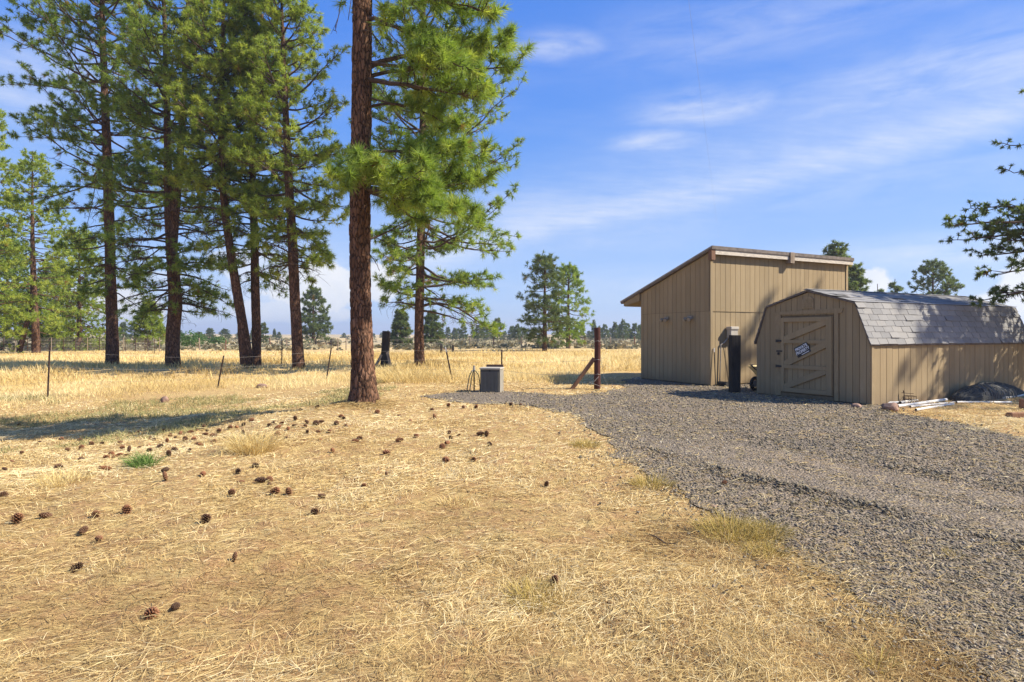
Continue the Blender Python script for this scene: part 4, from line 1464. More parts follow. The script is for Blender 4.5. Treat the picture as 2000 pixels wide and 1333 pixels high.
# ------------------------------------------------------------------ trees
class Tree:
    def __init__(self, seed):
        self.r = np.random.default_rng(seed)
        self.boughs = []          # per bough: list of (pts (K,3), radii (K))
        self.tc = []; self.td = []; self.ts = []; self.tt = []   # tufts

    def bough(self, P0, P1, sag=0.1, r0=0.05, nt=10, tl=0.9, ntuft=3, tstart=0.3, dead=False, size=1.0, tone=0.0, wob=0.04, lift=0.3, seg=9):
        r = self.r
        P0 = np.array(P0, float); P1 = np.array(P1, float)
        v = P1 - P0; L = np.linalg.norm(v)
        t = np.linspace(0, 1, seg)
        pts = P0 + v * t[:, None]
        pts[:, 2] -= sag * L * np.sin(np.pi * t ** 0.8)
        w = np.cumsum(r.normal(size=(seg, 3)), 0) * wob * L / seg * 2.2
        w -= w[-1] * t[:, None]; w[0] = 0
        pts += w
        rad = r0 * (1 - t) ** 0.85 + 0.006
        lines = [(pts, rad)]
        d0 = v / (L + 1e-9)
        lat = np.cross(d0, [0, 0, 1.0]); lat /= np.linalg.norm(lat) + 1e-9
        for i in range(nt):
            u = tstart + (1 - tstart) * (i + r.random()) / nt
            k = min(int(u * (seg - 1)), seg - 2); fr = u * (seg - 1) - k
            b = pts[k] * (1 - fr) + pts[k + 1] * fr
            sd = 1 if (i % 2) else -1
            d = d0 * r.uniform(.35, .9) + lat * sd * r.uniform(.35, 1.0) + np.array([0, 0, 1]) * r.uniform(-.15, .5)
            d /= np.linalg.norm(d)
            l = tl * (1.05 - .55 * u) * r.uniform(.6, 1.25)
            q = np.array([b, b + d * l * .4 + [0, 0, -.03 * l], b + d * l * .75 + [0, 0, lift * .18 * l], b + d * l + [0, 0, lift * .5 * l]])
            if dead:
                q[:, 2] -= np.array([0, .1, .3, .6]) * l
            q[1:] += r.normal(size=(3, 3)) * .05 * l
            lines.append((q, np.array([.55, .42, .30, .18]) * max(.014, r0 * .55)))
            if dead and r.random() > .18:
                # bare side twigs
                for _ in range(2):
                    s0 = q[r.integers(1, 4)]
                    e = s0 + r.normal(size=3) * .25 * l + [0, 0, -.25 * l]
                    lines.append((np.array([s0, s0 * .5 + e * .5 + r.normal(size=3) * .05 * l, e]), np.array([.008, .007, .004])))
                continue
            de = q[3] - q[2]; de /= np.linalg.norm(de)
            self._tuft(q[3], de, size, tone)
            for m in range(ntuft - 1):
                s = r.uniform(.25, .95)
                kk = min(int(s * 3), 2); ff = s * 3 - kk
                s0 = q[kk] * (1 - ff) + q[kk + 1] * ff
                dd = d * r.uniform(.3, 1) + r.normal(size=3) * .55 + [0, 0, lift]
                dd /= np.linalg.norm(dd)
                ll = r.uniform(.12, .38) * l + .06
                e = s0 + dd * ll
                lines.append((np.array([s0, e]), np.array([.010, .006])))
                self._tuft(e, dd, size * r.uniform(.75, 1.1), tone)
        if not dead:
            de = pts[-1] - pts[-2]; self._tuft(pts[-1], de / np.linalg.norm(de), size, tone)
        self.boughs.append(lines)

    def _tuft(self, c, d, s, tone):
        self.tc.append(c); self.td.append(d); self.ts.append(s); self.tt.append(np.clip(.45 + tone + self.r.normal() * .17, 0, .93) if self.r.random() > .012 else 1.0)

    def tufts(self, M, L, w, spread=(12, 95)):
        r = self.r
        C = np.array(self.tc); D = np.array(self.td); S = np.array(self.ts); T = np.array(self.tt)
        N = len(C)
        a = np.where(np.abs(D[:, 2:3]) < .9, np.array([[0, 0, 1.0]]), np.array([[1.0, 0, 0]]))
        x = np.cross(D, a); x /= np.linalg.norm(x, axis=1)[:, None]
        y = np.cross(D, x)
        ph = r.random((N, M)) * 2 * np.pi
        th = np.radians(r.uniform(spread[0], spread[1], (N, M)))
        nd = D[:, None] * np.cos(th)[..., None] + (x[:, None] * np.cos(ph)[..., None] + y[:, None] * np.sin(ph)[..., None]) * np.sin(th)[..., None]
        ln = L * S[:, None] * r.uniform(.7, 1.15, (N, M))
        back = r.uniform(-.55, .12, (N, M)) * L * S[:, None]
        b = C[:, None] + D[:, None] * back[..., None]
        tip = b + nd * ln[..., None]
        tip[..., 2] -= .10 * ln
        q = np.cross(nd, r.normal(size=(N, M, 3))); q /= np.linalg.norm(q, axis=-1)[..., None] + 1e-9
        q *= (w * S[:, None] / 2)[..., None]
        mid = b * .6 + tip * .4
        V = np.stack([b + q, b - q, tip], 2).reshape(-1, 3)
        k = np.arange(N * M)[:, None] * 3
        T_ = k + [[0, 1, 2]]
        tint = np.clip(T[:, None] + r.normal(size=(N, M)) * .06, 0, 1)
        tint = np.where(T[:, None] >= .99, 1.0, np.minimum(tint, .93))
        return V, T_, np.repeat(tint.ravel(), 3)


def tube_arrays(lines, sides=5):
    V = []; Q = []; o = 0
    for pts, rad in lines:
        K = len(pts)
        d = np.gradient(pts, axis=0); d /= np.linalg.norm(d, axis=1)[:, None] + 1e-9
        ref = np.array([0.3, 0.5, 0.81]) if abs(d[0] @ np.array([.3, .5, .81])) < .9 else np.array([1.0, 0, 0])
        x = np.cross(d, ref); x /= np.linalg.norm(x, axis=1)[:, None] + 1e-9
        y = np.cross(d, x)
        a = np.arange(sides) * 2 * np.pi / sides
        ring = pts[:, None] + (x[:, None] * np.cos(a)[None, :, None] + y[:, None] * np.sin(a)[None, :, None]) * np.asarray(rad)[:, None, None]
        V.append(ring.reshape(-1, 3))
        i = np.arange(K - 1)[:, None]; j = np.arange(sides)[None]; j2 = (j + 1) % sides
        Q.append(o + np.stack([i * sides + j, i * sides + j2, (i + 1) * sides + j2, (i + 1) * sides + j], -1).reshape(-1, 4))
        o += K * sides
    return np.concatenate(V), np.concatenate(Q)


def trunk_mesh(name, path, radii, nseg, nring, plate=0.0, seed=0, flare=True):
    """tapered trunk along a path, with raised bark plates when plate > 0"""
    path = np.array(path, float); radii = np.array(radii, float)
    s = np.concatenate([[0], np.cumsum(np.linalg.norm(np.diff(path, axis=0), axis=1))])
    u = np.linspace(0, s[-1], nring)
    # smooth interpolation
    def ci(vals):
        return np.interp(u, s, vals)
    P = np.stack([ci(path[:, k]) for k in range(3)], -1)
    for _ in range(max(2, nring // 14)):
        P[1:-1] = P[1:-1] * .5 + (P[:-2] + P[2:]) * .25
    R = ci(radii)
    for _ in range(3):
        R[1:-1] = R[1:-1] * .5 + (R[:-2] + R[2:]) * .25
    a = np.arange(nseg) * 2 * np.pi / nseg
    A, U = np.meshgrid(a, u)
    rr = np.repeat(R[:, None], nseg, 1)
    rr = rr * (1 + .05 * np.sin(3 * A + seed) + .03 * np.sin(5 * A + U * 1.3 + seed))
    if flare:
        fl = np.exp(-U / .28)
        rr = rr * (1 + fl * (.10 + .16 * np.maximum(0, np.sin(5 * A + seed * 2.1))))
    if plate > 0:
        r = np.random.default_rng(seed)
        circ = 2 * np.pi * np.mean(R)
        n = int(s[-1] * circ / (.065 * .21))
        pa = r.random(n) * 2 * np.pi; pu = r.random(n) * s[-1]; ph = r.uniform(.55, 1.0, n)
        disp = np.zeros_like(rr)
        for i0 in range(0, nring, 20):
            Ui = U[i0:i0 + 20]; Ai = A[i0:i0 + 20] + .10 * np.sin(Ui * 7 + A[i0:i0 + 20] * 3)
            lo, hi = Ui.min() - .6, Ui.max() + .6
            m = (pu > lo) & (pu < hi)
            da = np.abs(((Ai[..., None] - pa[m] + np.pi) % (2 * np.pi)) - np.pi) * np.mean(R) / .050
            du = np.abs(Ui[..., None] - pu[m]) / .16
            dd = (da ** 2.2 + du ** 2.2) ** (1 / 2.2)
            k = np.argsort(dd, -1)[..., :2]
            d1 = np.take_along_axis(dd, k[..., :1], -1)[..., 0]; d2 = np.take_along_axis(dd, k[..., 1:2], -1)[..., 0]
            disp[i0:i0 + 20] = sm(d2 - d1, .02, .30) * ph[m][k[..., 0]]
        rr = rr + (disp - .6) * plate
    else:
        rr = rr * (1 + .06 * (fbm(A * 4, U * 5, seed, 3) - .5) * 2)
    d = np.gradient(P, axis=0); d /= np.linalg.norm(d, axis=1)[:, None]
    x = np.cross(np.tile([0, 1.0, 0], (nring, 1)), d); x /= np.linalg.norm(x, axis=1)[:, None]
    y = np.cross(d, x)
    V = P[:, None] + (x[:, None] * np.cos(a)[None, :, None] + y[:, None] * np.sin(a)[None, :, None]) * rr[..., None]
    i = np.arange(nring - 1)[:, None]; j = np.arange(nseg)[None]; j2 = (j + 1) % nseg
    Q = np.stack([i * nseg + j, i * nseg + j2, (i + 1) * nseg + j2, (i + 1) * nseg + j], -1).reshape(-1, 4)
    return V.reshape(-1, 3), Q


def pinterp(path, z):
    path = np.array(path, float)
    return np.array([np.interp(z, path[:, 2], path[:, k]) for k in range(3)])


def auto_crown(T, path, prof, dh, per, rr, slope=(-.25, .35), asym=None, dead_below=None, tl=.9, nt=8, ntuft=3, size=1.0, r0=.05, tone=0.0, sagk=.08, gap=0.0, tstart=.3):
    """whorls of boughs up the trunk; prof = [(z,R)] in world z relative to path's frame"""
    z0, z1 = prof[0][0], prof[-1][0]
    zs = [p[0] for p in prof]; Rs = [p[1] for p in prof]
    z = z0
    while z < z1:
        fr = (z - z0) / (z1 - z0)
        Rz = np.interp(z, zs, Rs)
        az0 = rr.random() * 2 * np.pi
        n = max(2, int(round(per * rr.uniform(.7, 1.3))))
        for k in range(n):
            if rr.random() < gap: continue
            az = az0 + 2 * np.pi * k / n + rr.normal() * .3
            L = Rz * rr.uniform(.65, 1.12)
            if asym is not None:
                L *= 1 + asym[1] * math.cos(az - asym[0])
            if L < .25: continue
            sl = slope[0] + (slope[1] - slope[0]) * fr + rr.normal() * .22
            zz = z + rr.uniform(-.5, .5) * dh
            P0 = pinterp(path, zz)
            P1 = P0 + np.array([math.cos(az) * L, math.sin(az) * L, sl * L])
            dead = dead_below is not None and zz < dead_below and rr.random() < .72
            T.bough(P0, P1, sagk if not dead else -.05, r0 * (.5 + .5 * L / max(Rs)), max(3, int(nt * (.5 + .5 * L / max(Rs)))), tl * (.6 + .4 * L / max(Rs)), ntuft, tstart, dead, size, tone + rr.normal() * .07)
        z += dh * rr.uniform(.75, 1.25)


def finish_tree(T, name, label, base, path, radii, M, L, w, mats, cat='pine tree', group=None, plate=0.0, ring=(18, 60), boughs=True, seed=1, extra_trunks=(), bark='bark', flare=True):
    root = empty(name, base, label, cat, group)
    V, Q = trunk_mesh('trunk', path, radii, ring[0], ring[1], plate, seed, flare)
    if not boughs and T.boughs:
        V2, Q2 = tube_arrays([l for b in T.boughs for l in b[:1]], 4)
        Q = np.concatenate([Q, Q2 + len(V)]); V = np.concatenate([V, V2])
    link('trunk', fast_mesh('trunk', V, [Q], True), root, MT[bark])
    for (p2, r2) in extra_trunks:
        V, Q = trunk_mesh('trunk', p2, r2, ring[0], ring[1], 0, seed + 1, flare)
        link('trunk', fast_mesh('trunk', V, [Q], True), root, MT[bark])
    if boughs:
        for b in T.boughs:
            V1, Q1 = tube_arrays(b[:1], 6)
            if len(b) > 1:
                V2, Q2 = tube_arrays(b[1:], 3)
                Q1 = np.concatenate([Q1, Q2 + len(V1)]); V1 = np.concatenate([V1, V2])
            link('branch', fast_mesh('branch', V1, [Q1], True), root, MT['twig'])
    if T.tc:
        V, F_, a = T.tufts(M, L, w)
        link('crown', fast_mesh('crown', V, [F_], False, {'tint': a}), root, MT[mats])
    return root


def path_from_px(pts, Y, dy=0.0):
    """trunk path from pixel positions at distance Y (absolute world points)"""
    return [tuple(at(px, py, Y)) for px, py in pts]


def rel(path, b):
    return [tuple(Vector(p) - Vector(b)) for p in path]


GRP_FIELD = 'tall pines in the field beyond the wire fence'


def big_pine():
    b = g(711, 792)
    Y = b.y; k = Y / F
    pts = [(712, 800), (711, 760), (708, 700), (705, 600), (703.5, 450), (705, 300), (707, 150), (709, 0), (710, -300), (712, -620), (713, -900)]
    wd = [58, 49, 42.5, 40, 39, 38.5, 37.5, 36, 29, 17, 5]
    path = rel(path_from_px(pts, Y), b)
    rad = [w_ * k / 2 for w_ in wd]
    T = Tree(101)
    rr = T.r
    def P(px, py, dy=0.0):
        return np.array(at(px, py, Y + dy) - b)
    def tz(py):
        p = pinterp(path, (EYE + (HZ - py) * k) - b.z); return p
    spec = [  # (start row, tip px, tip row, tip depth offset, twigs, twig length, radius, sag)
        (140, 985, 95, .5, 15, .75, .055, -.06), (155, 950, 190, -.9, 14, .75, .055, .02), (215, 890, 255, .8, 9, .6, .03, -.12),
        (-30, 950, 25, -.6, 15, .8, .05, -.05), (-70, 1000, -60, .6, 15, .8, .05, .0), (-110, 900, -20, -1.4, 13, .8, .05, .05), (40, 880, 120, -1.5, 12, .7, .045, -.05),
        (120, 1010, 130, -.2, 9, .6, .04, .02),(160, 930, 120, 1.4, 11, .7, .045, -.03),
        (345, 672, 365, -1.6, 6, .5, .035, -.04), (335, 720, 318, -1.7, 6, .5, .035, .05), (370, 870, 412, -1.6, 12, .7, .045, -.05), (365, 955, 348, .9, 11, .6, .04, .06),
        (350, 835, 322, -2.0, 8, .6, .035, .08), (380, 925, 436, -.3, 11, .6, .04, -.06), (375, 815, 432, 1.2, 8, .6, .035, -.05), (330, 900, 285, -.8, 9, .6, .035, .05), (300, 930, 310, .5, 9, .6, .035, -.03)]
    for (r0, px, py, dy, nt, tl, rd, sg) in spec:
        T.bough(tz(r0), P(px, py, dy), sg, rd, int(nt * 1.6), tl * 1.1, 5, .28, False, 1.05, .10)
    # bare stubs and dead twigs
    T.bough(tz(190), P(770, 203, -.2), -.02, .022, 0, .2, 1, .5, True)
    T.bough(tz(470), P(800, 430, .5), .05, .02, 4, .5, 1, .4, True)
    T.bough(tz(-140), P(655, 60, -.5), -.10, .016, 4, .5, 1, .4, True)
    T.bough(tz(-160), P(680, 40, -.9), -.12, .014, 4, .4, 1, .4, True)
    T.bough(tz(470), P(738, 520, .1), .02, .012, 2, .2, 1, .4, True)
    T.bough(tz(20), P(745, 90, -.2), .1, .014, 7, .35, 1, .4, True)
    # the part of the crown above the picture
    zt = (EYE + (HZ + 880) * k) - b.z
    z0 = (EYE + (HZ + 130) * k) - b.z
    auto_crown(T, path, [(z0, 2.6), (z0 + 2, 2.6), (zt - 2.5, 1.7), (zt, .3)], .75, 4, rr, (-.1, .45), None, None, .8, 8, 3, 1.0, .045)
    finish_tree(T, 'pine_tree', 'nearest pine with a thick reddish plated trunk standing alone at the edge of the lawn', b, path, rad, 54, .24, .0145, 'pine', plate=.032, ring=(110, 440), seed=5, bark='bark_near')


big_pine()


def litter_mound():
    # needle and bark litter heaped round the foot of the nearest trunk
    b = g(711, 792)
    r = np.random.default_rng(61)
    n = 9000
    a = r.random(n) * 6.283; q = .24 + np.abs(r.normal(size=n)) * .30
    x = b.x + np.cos(a) * q; y = b.y + np.sin(a) * q
    z = ground_z(x, y) + .085 * np.exp(-((q - .2) / .30) ** 2) * r.random(n)
    V, T, t = blades(x, y, z, r.random(n) * 6.28, r.uniform(-.1, .35, n), r.uniform(.05, .16, n), r.uniform(.006, .014, n), r.uniform(0, .4, n), np.clip(r.normal(size=n) * .2 + .28, 0, 1), r)
    tag(link('needle_litter', fast_mesh('needle_litter', V, [T], False, {'tint': t}), None, MT['straw']), kind='stuff')


litter_mound()


def mid_pine(px_base, pts, wd, label, crown, seed, tone=0.0, fork=None, mats='pine', M=24, L=.27, w=.031, dead=None, extra=None, **kw):
    b = g(*px_base)
    Y = b.y; k = Y / F
    path = rel(path_from_px(pts, Y), b)
    path[0] = (path[0][0], path[0][1], -.25)
    rad = [q * k * .44 for q in wd]
    T = Tree(seed)
    zrow = lambda row: EYE + (HZ - row) * k - b.z
    prof = [(zrow(row), R * k) for row, R in crown]
    dd = zrow(dead) if dead is not None else None
    args = dict(dh=.55, per=4.3, slope=(-.25, .75), tl=1.25, nt=10, ntuft=5, r0=.06, tone=tone, size=1.0, dead_below=dd)
    args.update(kw)
    auto_crown(T, path, prof, rr=T.r, **args)
    if extra:
        for (row0, px, row, dy, nt, tl, rd, sg, dead_) in extra:
            T.bough(pinterp(path, zrow(row0)), np.array(at(px, row, Y + dy) - b), sg, rd, int(nt * 1.4), tl, 4, .25, dead_, 1.0, tone)
    ex = []
    if fork:
        for fp, fw in fork:
            ex.append((rel(path_from_px(fp, Y), b), [q * k / 2 for q in fw]))
    return finish_tree(T, 'pine_tree', label, b, path, rad, M, L, w, mats, group=GRP_FIELD, ring=(22, 90), seed=seed, extra_trunks=ex)


PI = math.pi
mid_pine((819, 717), [(819, 718), (818, 660), (819, 600), (822, 450), (825, 300), (826, 150), (827, 20), (828, -60)], [24, 21, 19.5, 18, 15, 12, 8, 3],
         'pine with sweeping low branches standing between the nearest trunk and the hydrant', [(600, 100), (520, 125), (420, 150), (300, 165), (150, 130), (20, 60), (-50, 10)], 202, .04, dead=545,
         asym=(0.0, .28), gap=.12,
         extra=[(600, 968, 655, -1.0, 14, 1.1, .07, -.12, False), (585, 940, 610, 1.5, 12, 1.0, .06, -.06, False), (560, 960, 545, .5, 12, 1.0, .06, .0, False), (470, 1005, 370, .3, 12, .9, .05, .10, False),
                (520, 755, 590, -.5, 7, .8, .04, -.1, False), (480, 760, 500, .5, 7, .8, .04, -.05, True), (420, 995, 460, 1.5, 10, .9, .05, .03, False)])
mid_pine((220, 712), [(220, 713), (219, 640), (216, 540), (213, 420), (209, 300), (205, 200), (201, 80), (198, -60), (196, -180)], [27, 23, 21, 19.5, 17.5, 15, 12, 7, 3],
         'straight single trunked field pine with long bare low branches', [(560, 55), (430, 95), (300, 130), (180, 165), (60, 150), (-60, 100), (-170, 15)], 303, -.02, dead=370, gap=.10,
         asym=(PI, .12), M=34,
         extra=[(285, 30, 268, -.5, 9, 1.0, .05, -.03, False), (200, 5, 165, .4, 9, 1.0, .05, -.03, False), (110, 45, 40, -.4, 9, 1.0, .05, .0, False), (292, 105, 310, .3, 7, .8, .035, -.20, True), (330, 168, 470, .1, 9, .8, .035, -.35, True)])
mid_pine((338, 716), [(338, 717), (337, 650), (344, 590), (336, 500), (331, 430), (328, 330), (326, 200), (322, 60), (318, -60), (316, -130)], [31, 28, 27, 23, 20, 16, 13, 9, 5, 2],
         'dark pine whose trunk forks in two, second in from the edge of the pine row', [(600, 80), (500, 110), (400, 110), (300, 105), (150, 110), (0, 85), (-110, 15)], 404, .03, dead=410, gap=.08,
         fork=[([(336, 500), (341, 430), (350, 340), (356, 240), (362, 120), (366, 20), (368, -60)], [18, 16, 14, 12, 9, 6, 2])],
         extra=[(560, 455, 600, -.6, 12, 1.0, .055, -.12, False), (520, 450, 520, .5, 11, 1.0, .05, -.08, False), (560, 265, 640, -.4, 9, .9, .04, -.1, True), (480, 240, 560, .3, 8, .9, .04, -.1, True),
                (160, 440, 130, -1.5, 12, 1.1, .05, .03, False), (60, 420, 60, -1.5, 12, 1.1, .05, .03, False), (250, 430, 240, -1.5, 12, 1.1, .05, .03, False)])
mid_pine((488, 719), [(488, 720), (480, 670), (468, 600), (455, 520), (441, 430), (434, 340), (432, 220), (435, 90), (438, -20), (439, -70)], [24, 21, 20, 18, 16, 13, 11, 8, 4, 2],
         'leaning slender pine with a smaller second stem at its foot', [(470, 55), (380, 80), (280, 100), (150, 95), (40, 60), (-55, 10)], 505, .12, mats='pine_bright', dead=360, gap=.05,
         fork=[([(477, 712), (474, 690), (470, 650), (468, 600)], [13, 12, 11, 8])],
         extra=[(300, 370, 310, -1.5, 10, 1.0, .05, .02, False), (250, 500, 290, -1.5, 10, 1.0, .05, .02, False), (200, 360, 200, -1.2, 10, 1.0, .05, .02, False)])
mid_pine((502, 716), [(502, 717), (501, 660), (499, 560), (497, 460), (494, 360), (492, 240), (492, 120), (493, 20), (494, -30)], [20, 19, 18, 16.5, 14, 11, 8, 5, 2],
         'upright pine standing just behind the leaning slender pine', [(540, 70), (440, 70), (330, 85), (220, 80), (100, 55), (-20, 8)], 606, .03, dead=430, gap=.12, asym=(0, .15))
mid_pine((585, 720), [(585, 721), (581, 670), (577, 600), (573, 500), (568, 420), (562, 300), (556, 180), (552, 70), (550, 0), (549, -40)], [27, 24, 22, 21, 19, 16, 12, 8, 5, 2],
         'pine with a clean orange brown trunk nearest to the big foreground pine', [(520, 60), (440, 80), (360, 115), (260, 125), (150, 95), (60, 60), (-30, 10)], 707, .10, mats='pine_bright', dead=440, gap=.06,
         extra=[(440, 640, 500, .3, 8, .8, .045, -.05, False), (470, 610, 560, .6, 5, .5, .03, -.1, False), (300, 685, 300, .3, 11, 1.0, .05, .02, False), (350, 670, 370, -.6, 11, 1.0, .05, .02, False)])


def bg_pine(px, row_base, row_top, Rpx, label, seed, mats, Y=None, tone=0.0, crown_from=None, M=17, L=.34, w=.078, trunk_w=None, group=None, lean=0, extra_t=(), name='pine_tree', cat='pine tree', per=4, dens=1.0, shape='round', slope=(-.25, .5)):
    b = g(px, row_base) if Y is None else None
    if b is None:
        X = (px - 1000) / F * Y; b = Vector((X, Y, gz(X, Y)))
    Y = b.y; k = Y / F
    top = at(px, row_top, Y) - b
    H = top.z
    path = [(lean * k, 0, -.3), (lean * k * .75, 0, H * .12), (lean * k * .3, 0, H * .3), (0, 0, H * .6), (0, 0, H)]
    tw = (trunk_w or 9) * k / 2
    rad = [tw * 1.15, tw, tw * .85, tw * .5, .03]
    T = Tree(seed)
    zc = (EYE + (HZ - (crown_from or row_base - 25)) * k) - b.z
    zc = max(zc, .25)
    R = Rpx * k
    if shape == 'round':
        prof = [(zc, R * .75), (zc + (H - zc) * .25, R), (zc + (H - zc) * .6, R * .72), (zc + (H - zc) * .85, R * .36), (H, .1)]
    else:
        prof = [(zc, R), (zc + (H - zc) * .5, R * .6), (H, .05)]
    dh = max(.35, H / 22) / dens
    auto_crown(T, path, prof, dh, per, T.r, slope, None, None, R * .38 + .2, 7, 3, max(1.0, R / 4.2), .05, tone, .05, .08, .22)
    ex = [(rel(path_from_px(p, Y), b), [q * k / 2 for q in ww]) for p, ww in extra_t]
    return finish_tree(T, name, label, b, path, rad, M, L, w, mats, cat, group, ring=(10, 24), boughs=False, seed=seed, extra_trunks=ex, flare=False)


GB = 'pines standing across the far field'
bg_pine(63, 690, 295, 78, 'tall bright green pine with a crooked double trunk behind the mesh fence', 811, 'pine_bright', tone=.08, crown_from=640, trunk_w=13, lean=8, extra_t=[([(38, 688), (46, 655), (54, 625), (60, 590)], [10, 9, 8, 6])], group=GB, dens=1.25, per=5)
bg_pine(-22, 692, 200, 75, 'bright yellow green pine cut off by the edge of the picture', 822, 'pine_bright', tone=.14, crown_from=650, trunk_w=12, group=GB, dens=1.2, per=5)
bg_pine(155, 685, 455, 68, 'dense bushy pine branched to the ground behind the first straight trunk', 833, 'pine_bright', tone=.02, crown_from=668, trunk_w=9, group=GB, dens=1.5, per=5)
bg_pine(105, 683, 520, 60, 'low green pine filling the gap beside the double trunked pine', 838, 'pine_bright', tone=.0, crown_from=670, trunk_w=8, group=GB, dens=1.5, per=5)
bg_pine(15, 684, 470, 60, 'shorter dense pine tucked in behind the bright edge pine', 839, 'pine', tone=.05, crown_from=672, trunk_w=8, group=GB, dens=1.5, per=5)
bg_pine(292, 683, 592, 38, 'young bright pine standing between the first two dark trunks', 844, 'pine_bright', tone=.06, crown_from=672, trunk_w=5, shape='cone', group=GB, dens=1.4, slope=(.1, .6))
bg_pine(612, 669, 566, 34, 'hazy twin topped pine standing alone beyond the rail brace', 855, 'pine_far', tone=.0, crown_from=655, trunk_w=6, Y=108, L=.5, w=.12, M=16, group=GB, extra_t=())
bg_pine(783, 672, 604, 24, 'cone shaped dark pine just beside the corner post', 866, 'pine_far', tone=.02, Y=84, crown_from=668, shape='cone', L=.42, w=.10, M=18, group=GB, dens=1.3)
bg_pine(843, 672, 606, 26, 'grey green pine showing behind the trunk of the low branched pine', 867, 'pine_far', tone=-.02, Y=86, crown_from=668, shape='cone', L=.42, w=.10, M=18, group=GB, dens=1.2)
bg_pine(1064, 686, 497, 50, 'taller of the two round crowned pines standing together in the open field', 877, 'pine_far', tone=.06, crown_from=655, trunk_w=9, L=.36, w=.055, M=18, group=GB, dens=1.05, per=4.3)
bg_pine(1110, 681, 522, 46, 'shorter greener pine of the pair in the open field', 878, 'pine', tone=.06, crown_from=655, trunk_w=8, L=.36, w=.055, M=18, group=GB, dens=1.05, per=4.3)
bg_pine(1632, 690, 478, 42, 'pine top rising just above the roof of the tall outbuilding', 888, 'pine_far', tone=.06, Y=52, crown_from=640, trunk_w=8, group=GB, dens=1.2, L=.34)
bg_pine(1668, 690, 520, 34, 'pine beside the far wall of the tall outbuilding, partly hidden by the shed ridge', 889, 'pine_far', tone=.08, Y=56, crown_from=650, trunk_w=7, group=GB, dens=1.2)
bg_pine(1822, 690, 514, 50, 'broad dark pine rising behind the ridge of the barn shed', 890, 'pine_far', tone=.02, Y=62, crown_from=650, trunk_w=9, group=GB, dens=1.0, slope=(.2, .7))
bg_pine(1748, 685, 545, 24, 'thin sparse pine top showing over the barn shed roof', 891, 'pine_far', tone=.06, Y=66, crown_from=650, trunk_w=5, shape='cone', group=GB, dens=.8, slope=(.2, .7))
bg_pine(1714, 685, 555, 16, 'smallest pine tip showing over the barn shed roof near the outbuilding', 892, 'pine_far', tone=.06, Y=66, crown_from=650, trunk_w=4, shape='cone', group=GB, dens=.9, slope=(.2, .7))


ORD = ['first', 'second', 'third', 'fourth', 'fifth', 'sixth', 'seventh', 'eighth', 'ninth', 'tenth', 'eleventh', 'twelfth', 'thirteenth', 'fourteenth', 'fifteenth', 'sixteenth',
       'seventeenth', 'eighteenth', 'nineteenth', 'twentieth']
for _d in ('twenty', 'thirty', 'forty', 'fifty', 'sixty'):
    ORD += [_d + '-' + q for q in ORD[:9]] if _d == 'twenty' else [_d[:-1] + 'ieth'] + [_d + '-' + q for q in ORD[:9]]


def ordinal_labels(items, noun):
    """items: [(object, px, place)]; counts the look-alikes of each place from the left"""
    by = {}
    for o, px, place in items:
        by.setdefault(place, []).append((px, o))
    for place, lst in by.items():
        lst.sort(key=lambda q: q[0])
        for i, (_, o) in enumerate(lst):
            o['label'] = noun + ', ' + ORD[min(i, len(ORD) - 1)] + ' from the left of those ' + place


